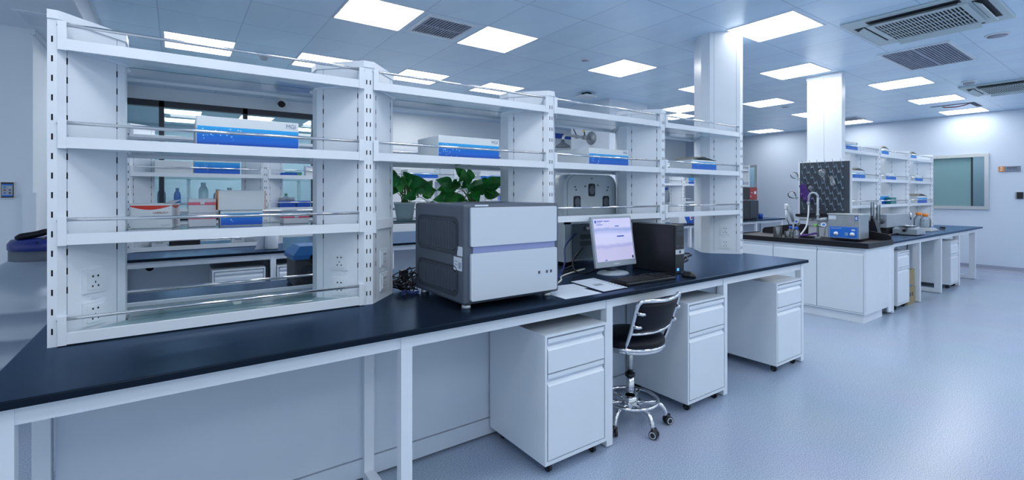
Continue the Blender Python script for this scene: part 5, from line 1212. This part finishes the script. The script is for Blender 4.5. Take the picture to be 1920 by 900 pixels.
# ------------------------------------------------------------------ liquid nitrogen tank at the left
tx, ty = -0.72, 4.55
t = thing('nitrogen_tank', 'large pale metal storage tank with a dark blue lid at the left edge', 'storage tank', (tx, ty, 0))
bd = MB().lathe([(0.34, 0.0), (0.365, 0.015), (0.37, 0.30), (0.376, 0.31), (0.376, 0.335), (0.37, 0.345), (0.37, 0.47), (0.376, 0.48), (0.376, 0.505), (0.37, 0.515), (0.37, 0.64), (0.376, 0.65), (0.376, 0.675), (0.37, 0.685), (0.368, 0.74), (0.35, 0.80), (0.30, 0.87), (0.23, 0.93), (0.195, 0.955), (0.19, 0.96)], (tx, ty, 0), 56)
bd.build('body', 'tank', t)
MB().lathe([(0.195, 0.945), (0.197, 0.95), (0.197, 1.022), (0.19, 1.024)], (tx, ty, 0), 48).build('neck_collar', 'charcoal', t)
MB().lathe([(0.196, 1.022), (0.203, 1.03), (0.203, 1.065), (0.185, 1.092), (0.10, 1.105), (0, 1.107)], (tx, ty, 0), 48).build('lid', 'navy_lid', t)
dp = MB().bbox(-0.09, 0.11, -0.012, 0.02, 0, 0.075, 0, 0.008).xform(Matrix.Translation((tx + 0.13, ty - 0.205, 0.950)) @ Matrix.Rotation(0.45, 4, 'Z') @ Matrix.Rotation(-0.25, 4, 'X')).build('display_unit', 'ac_white', t)
MB().box(-0.075, 0.095, -0.0135, -0.012, 0.018, 0.064).xform(Matrix.Translation((tx + 0.13, ty - 0.205, 0.950)) @ Matrix.Rotation(0.45, 4, 'Z') @ Matrix.Rotation(-0.25, 4, 'X')).build('display_screen', 'sign_gray', dp)
MB().tube(smooth_path([(tx + 0.22, ty - 0.26, 0.945), (tx + 0.20, ty - 0.33, 0.90), (tx + 0.19, ty - 0.34, 0.86), (tx + 0.24, ty - 0.30, 0.84), (tx + 0.28, ty - 0.22, 0.86)]), 0.022, 12).build('hose_handle', 'gray_plastic', t)
MB().box(tx - 0.02, tx + 0.05, ty - 0.30, ty - 0.28, 0.885, 0.93).build('name_plate', 'gray_plastic', t) if False else None
t = thing('strap_pouch', 'black crumpled strap lying on the blue lid of the tank', 'strap', (tx - 0.02, ty - 0.07, 1.107))
MB().tube(smooth_path([(tx - 0.145, ty - 0.09, 1.108), (tx - 0.11, ty - 0.10, 1.118), (tx - 0.05, ty - 0.09, 1.128), (tx, ty - 0.07, 1.142), (tx + 0.02, ty - 0.05, 1.13)], 4), [0.012, 0.014, 0.018] + [0.022] * 10 + [0.02, 0.016, 0.012, 0.008], 10).tube(smooth_path([(tx + 0.02, ty - 0.06, 1.12), (tx + 0.0, ty - 0.15, 1.10), (tx - 0.03, ty - 0.195, 1.075)], 4), 0.006, 6).build('pouch', 'black_leather', t)
MB().tube(smooth_path([(tx + 0.06, ty - 0.10, 1.112), (tx + 0.10, ty - 0.06, 1.125), (tx + 0.15, ty - 0.08, 1.12), (tx + 0.12, ty - 0.12, 1.113), (tx + 0.07, ty - 0.11, 1.112)], 5), 0.009, 8).build('loop', 'black_leather', t)

# ------------------------------------------------------------------ wall fittings
t = thing('control_panel', 'small framed wall control panel with blue stripes and buttons at the far left', 'control panel', (-1.033, 5.12, 1.371))
MB().box(-1.070, -0.996, 5.098, 5.12, 1.368, 1.492).build('frame', 'alu', t)
MB().box(-1.067, -0.999, 5.095, 5.098, 1.372, 1.488).build('back_plate', 'black_plastic', t)
pl_ = MB().box(-1.062, -1.004, 5.088, 5.095, 1.382, 1.475).build('fascia', 'gray_plastic', t)
MB().box(-1.058, -1.004, 5.087, 5.088, 1.464, 1.475).build('blue_stripe', 'blue_panel', pl_); MB().box(-1.058, -1.004, 5.087, 5.088, 1.382, 1.393).build('blue_stripe', 'blue_panel', pl_)
for i, (x, z, m_) in enumerate(((-1.045, 1.450, 'blue_panel'), (-1.018, 1.450, 'paper_gray'), (-1.045, 1.430, 'red'), (-1.018, 1.430, 'charcoal'), (-1.045, 1.408, 'blue_panel'), (-1.018, 1.408, 'charcoal_dark'))):
    MB().cyl((x, 5.086, z), (x, 5.088, z), 0.006, n=12).build('button', m_, pl_)
t = thing('door_sign', 'grey and orange room sign on the far wall at the right', 'sign', (12.08, 1.76, 1.80))
MB().bbox(12.085, 12.10, 1.625, 1.90, 1.80, 1.895, 0, 0.004).build('plate', 'sign_gray', t)
MB().box(12.083, 12.0855, 1.825, 1.90, 1.80, 1.895).build('orange_field', 'sign_orange', t)
text_mesh('lettering', 'B', 0.040, 'paper', t, (12.0828, 1.863, 1.868), '-x', bold=0.002)
text_mesh('lettering', '07', 0.036, 'paper', t, (12.0828, 1.863, 1.826), '-x', bold=0.002)
k = MB()
for i in range(6): k.box(12.0842, 12.085, 1.790 - 0.021 * i - 0.016, 1.790 - 0.021 * i, 1.855, 1.872)
k.box(12.0842, 12.085, 1.67, 1.795, 1.835, 1.839); k.build('small_print', 'ink', t)
t = thing('card_reader', 'square black card reader on the far wall at the right edge', 'card reader', (12.09, 1.635, 1.31))
MB().bbox(12.085, 12.10, 1.588, 1.692, 1.312, 1.438, 0, 0.004).build('back_plate', 'gray_plastic', t)
MB().bbox(12.072, 12.086, 1.592, 1.672, 1.318, 1.432, 0, 0.004).build('reader', 'black_plastic', t)
# emergency shower on the pillar
t = thing('emergency_shower', 'grey emergency shower head on a pipe from a round wall flange', 'shower', (5.53, 5.56, 2.31))
RY = Matrix.Rotation(-PI / 2, 4, 'Y').to_3x3()
MB().lathe([(0.108, 0), (0.108, 0.010), (0.07, 0.022), (0.04, 0.03), (0.03, 0.045)], (5.53, 5.56, 2.31), 32, 0, RY).build('flange', 'dull_steel', t)
MB().tube(smooth_path([(5.48, 5.56, 2.31), (5.20, 5.56, 2.315), (5.00, 5.56, 2.325), (4.93, 5.56, 2.30), (4.91, 5.56, 2.24)], 5), 0.022, 12).cyl((5.34, 5.56, 2.31), (5.42, 5.56, 2.31), 0.035, n=14).cyl((5.18, 5.56, 2.31), (5.22, 5.56, 2.31), 0.032, n=14).build('pipe', 'dull_steel', t)
MB().lathe([(0.118, 0), (0.12, 0.006), (0.105, 0.030), (0.07, 0.055), (0.035, 0.075), (0.026, 0.11)], (4.91, 5.56, 2.125), 32).build('shower_head', 'charcoal', t)
MB().cyl((5.38, 5.56, 2.33), (5.36, 5.56, 2.47), 0.012, n=10).build('valve_lever', 'charcoal', t)
MB().cyl((5.36, 5.56, 2.40), (5.358, 5.56, 2.425), 0.018, n=12).build('yellow_grip', 'yellow', t)
MB().cyl((5.20, 5.56, 2.33), (5.10, 5.56, 2.48), 0.010, n=10).build('pull_arm', 'charcoal', t)
t = thing('blue_wall_sign', 'long blue sign high on the back wall left of the emergency shower', 'sign', (7.3, YB, 2.67))
MB().box(6.7, 7.65, YB - 0.02, YB, 2.68, 2.80).build('plate', 'blue', t)
MB().box(6.7, 7.65, YB - 0.021, YB - 0.001, 2.62, 2.68).build('lower_plate', 'white_plastic', t)

# ------------------------------------------------------------------ things on the rear right bench
t = thing('tall_instrument', 'tall black instrument with a red corner panel on the rear right bench', 'instrument', (10.05, 5.55, 0.85))
MB().bbox(9.72, 10.38, 5.33, 5.70, 0.862, 1.26, 0, 0.01).build('lower_body', 'black_plastic', t)
MB().bbox(9.72, 10.32, 5.33, 5.70, 1.275, 1.545, 0, 0.01).build('upper_body', 'black_plastic', t)
MB().box(10.00, 10.30, 5.326, 5.33, 1.285, 1.535).build('red_panel', 'red', t)
MB().box(10.18, 10.26, 5.324, 5.326, 1.40, 1.46).box(10.02, 10.06, 5.324, 5.326, 1.34, 1.36).box(10.07, 10.10, 5.324, 5.326, 1.42, 1.44).build('red_panel_print', 'paper', t)
MB().box(10.03, 10.36, 5.326, 5.33, 0.90, 1.24).build('door', 'charcoal_dark', t)
MB().box(9.75, 10.35, 5.36, 5.68, 0.85, 0.863).build('feet', 'black_matte', t)
MB().lathe([(0.05, 0), (0.06, 0.11), (0.055, 0.115)], (10.62, 5.42, 0.85), 18).thing('cup', 'blue', 'small blue cup right of the tall black instrument', 'cup')
t = thing('vortex_mixer', 'blue and white mixer with a red dot on the rear bench behind the computer tower', 'mixer', (7.72, 5.42, 0.85))
MB().prism([(7.50, 0.86), (7.50, 1.03), (7.62, 1.03), (7.74, 0.86)], 5.30, 5.50, 'y').build('white_side', 'white_plastic', t)
MB().prism([(7.745, 0.86), (7.625, 1.03), (7.98, 1.03), (7.92, 0.86)], 5.30, 5.50, 'y').build('blue_body', 'blue', t)
MB().cyl((7.86, 5.29, 0.955), (7.86, 5.30, 0.955), 0.045, n=18).cyl((7.87, 5.288, 0.955), (7.87, 5.29, 0.955), 0.025, n=14, mi=1).build('dial', ['white_plastic', 'red'], t)
MB().box(7.53, 7.90, 5.32, 5.48, 0.85, 0.861).build('feet', 'black_plastic', t)
bottle(7.66, 5.86, S1, 'orange capped bottle on the rear right rack, left of a blue capped one', 0.075, 0.24, 'orange', 'bottle_plastic', 0.05)
bottle(7.86, 5.86, S1, 'blue capped bottle on the rear right rack, right of an orange capped one', 0.075, 0.24, 'blue', 'bottle_plastic', 0.05)
t = kit_box(7.38, 7.72, 5.76, 0.16, S2, 0.14, 'blue labelled box on the rear right rack seen left of the tall service column', G, band=0.80)
kit_box(8.46, 8.80, 5.76, 0.16, S2, 0.14, 'sliver of a blue box left of the tall service column on the rear rack', G, band=1.0, logo=False)
kit_box(10.2, 10.54, 5.76, 0.16, S2, 0.13, 'sliver of a blue box right of the tall service column on the rear rack', G, band=1.0, logo=False)

# ------------------------------------------------------------------ the next room's bench, seen through the window
t = thing('neighbour_rack', 'white rack in the next room seen through the black framed window', 'shelf rack', (0.8, 10.2, 0), None)
for x in (-0.62, 0.18, 1.12, 1.95, 2.82): MB().box(x - 0.025, x + 0.025, 9.92, 9.97, 0.85, 1.66).build('upright', 'white_paint', t)
MB().box(-0.65, 2.85, 9.9, 10.3, 1.66, 1.70).build('top_shelf', 'white_paint', t)
MB().box(-0.65, 2.85, 9.9, 10.3, 1.20, 1.235).build('middle_shelf', 'white_paint', t)
MB().box(-0.7, 2.9, 9.5, 10.9, 0.81, 0.85).build('counter', 'epoxy', t)
MB().box(-0.65, 2.85, 9.6, 10.8, 0.1, 0.81).build('base_cabinet', 'panel_paint', t)
rn = random.Random(4)
for k, (x, c_, b2, r_, h_) in enumerate([(-0.20, 'blue', 'bottle_plastic', 0.06, 0.26), (0.02, 'blue_lid', 'blue_panel', 0.05, 0.24), (0.40, 'white_plastic', 'white_plastic', 0.075, 0.34), (0.62, 'white_plastic', 'bottle_plastic', 0.07, 0.22), (0.80, 'white_plastic', 'bottle_plastic', 0.07, 0.25), (1.28, 'pink', 'blue_lid', 0.055, 0.26), (1.75, 'green_light', 'bottle_plastic', 0.05, 0.14)]):
    bottle(x, 10.08, 1.235, 'bottle on the next room\'s white rack, %s' % ['first from the left with blue cap', 'dark blue one second from the left', 'tall white jug', 'small pale one right of the white jug', 'second pale one right of the white jug', 'dark blue one with pink cap', 'short one with green cap'][k], r_, h_, c_, b2, 0.04, 'bottles in the next room')
t = thing('carton', 'low blue tray on the next room\'s white rack', 'tray', (1.6, 10.0, 1.235)); MB().bbox(1.40, 1.68, 9.93, 10.12, 1.235, 1.30, 0, 0.006).build('body', 'blue', t)
t = thing('carton', 'salmon coloured box on the next room\'s white rack', 'box', (1.5, 10.2, 1.235)); MB().bbox(1.42, 1.56, 10.13, 10.25, 1.235, 1.42, 0, 0.006).build('body', 'pink', t)

for k, x in enumerate((0.15, 0.75, 1.35, 1.9)):
    t = thing('carton', 'green box on top of the next room\'s white rack, %s from the left' % ['first', 'second', 'third', 'fourth'][k], 'box', (x, 10.1, 1.70), 'green boxes in the next room')
    MB().bbox(x - 0.16, x + 0.12, 10.0, 10.2, 1.70, 1.80, 0, 0.006).build('body', 'green_light', t)
    MB().bbox(x - 0.17, x + 0.13, 9.99, 10.21, 1.80, 1.83, 0, 0.006).build('lid', 'teal', t)
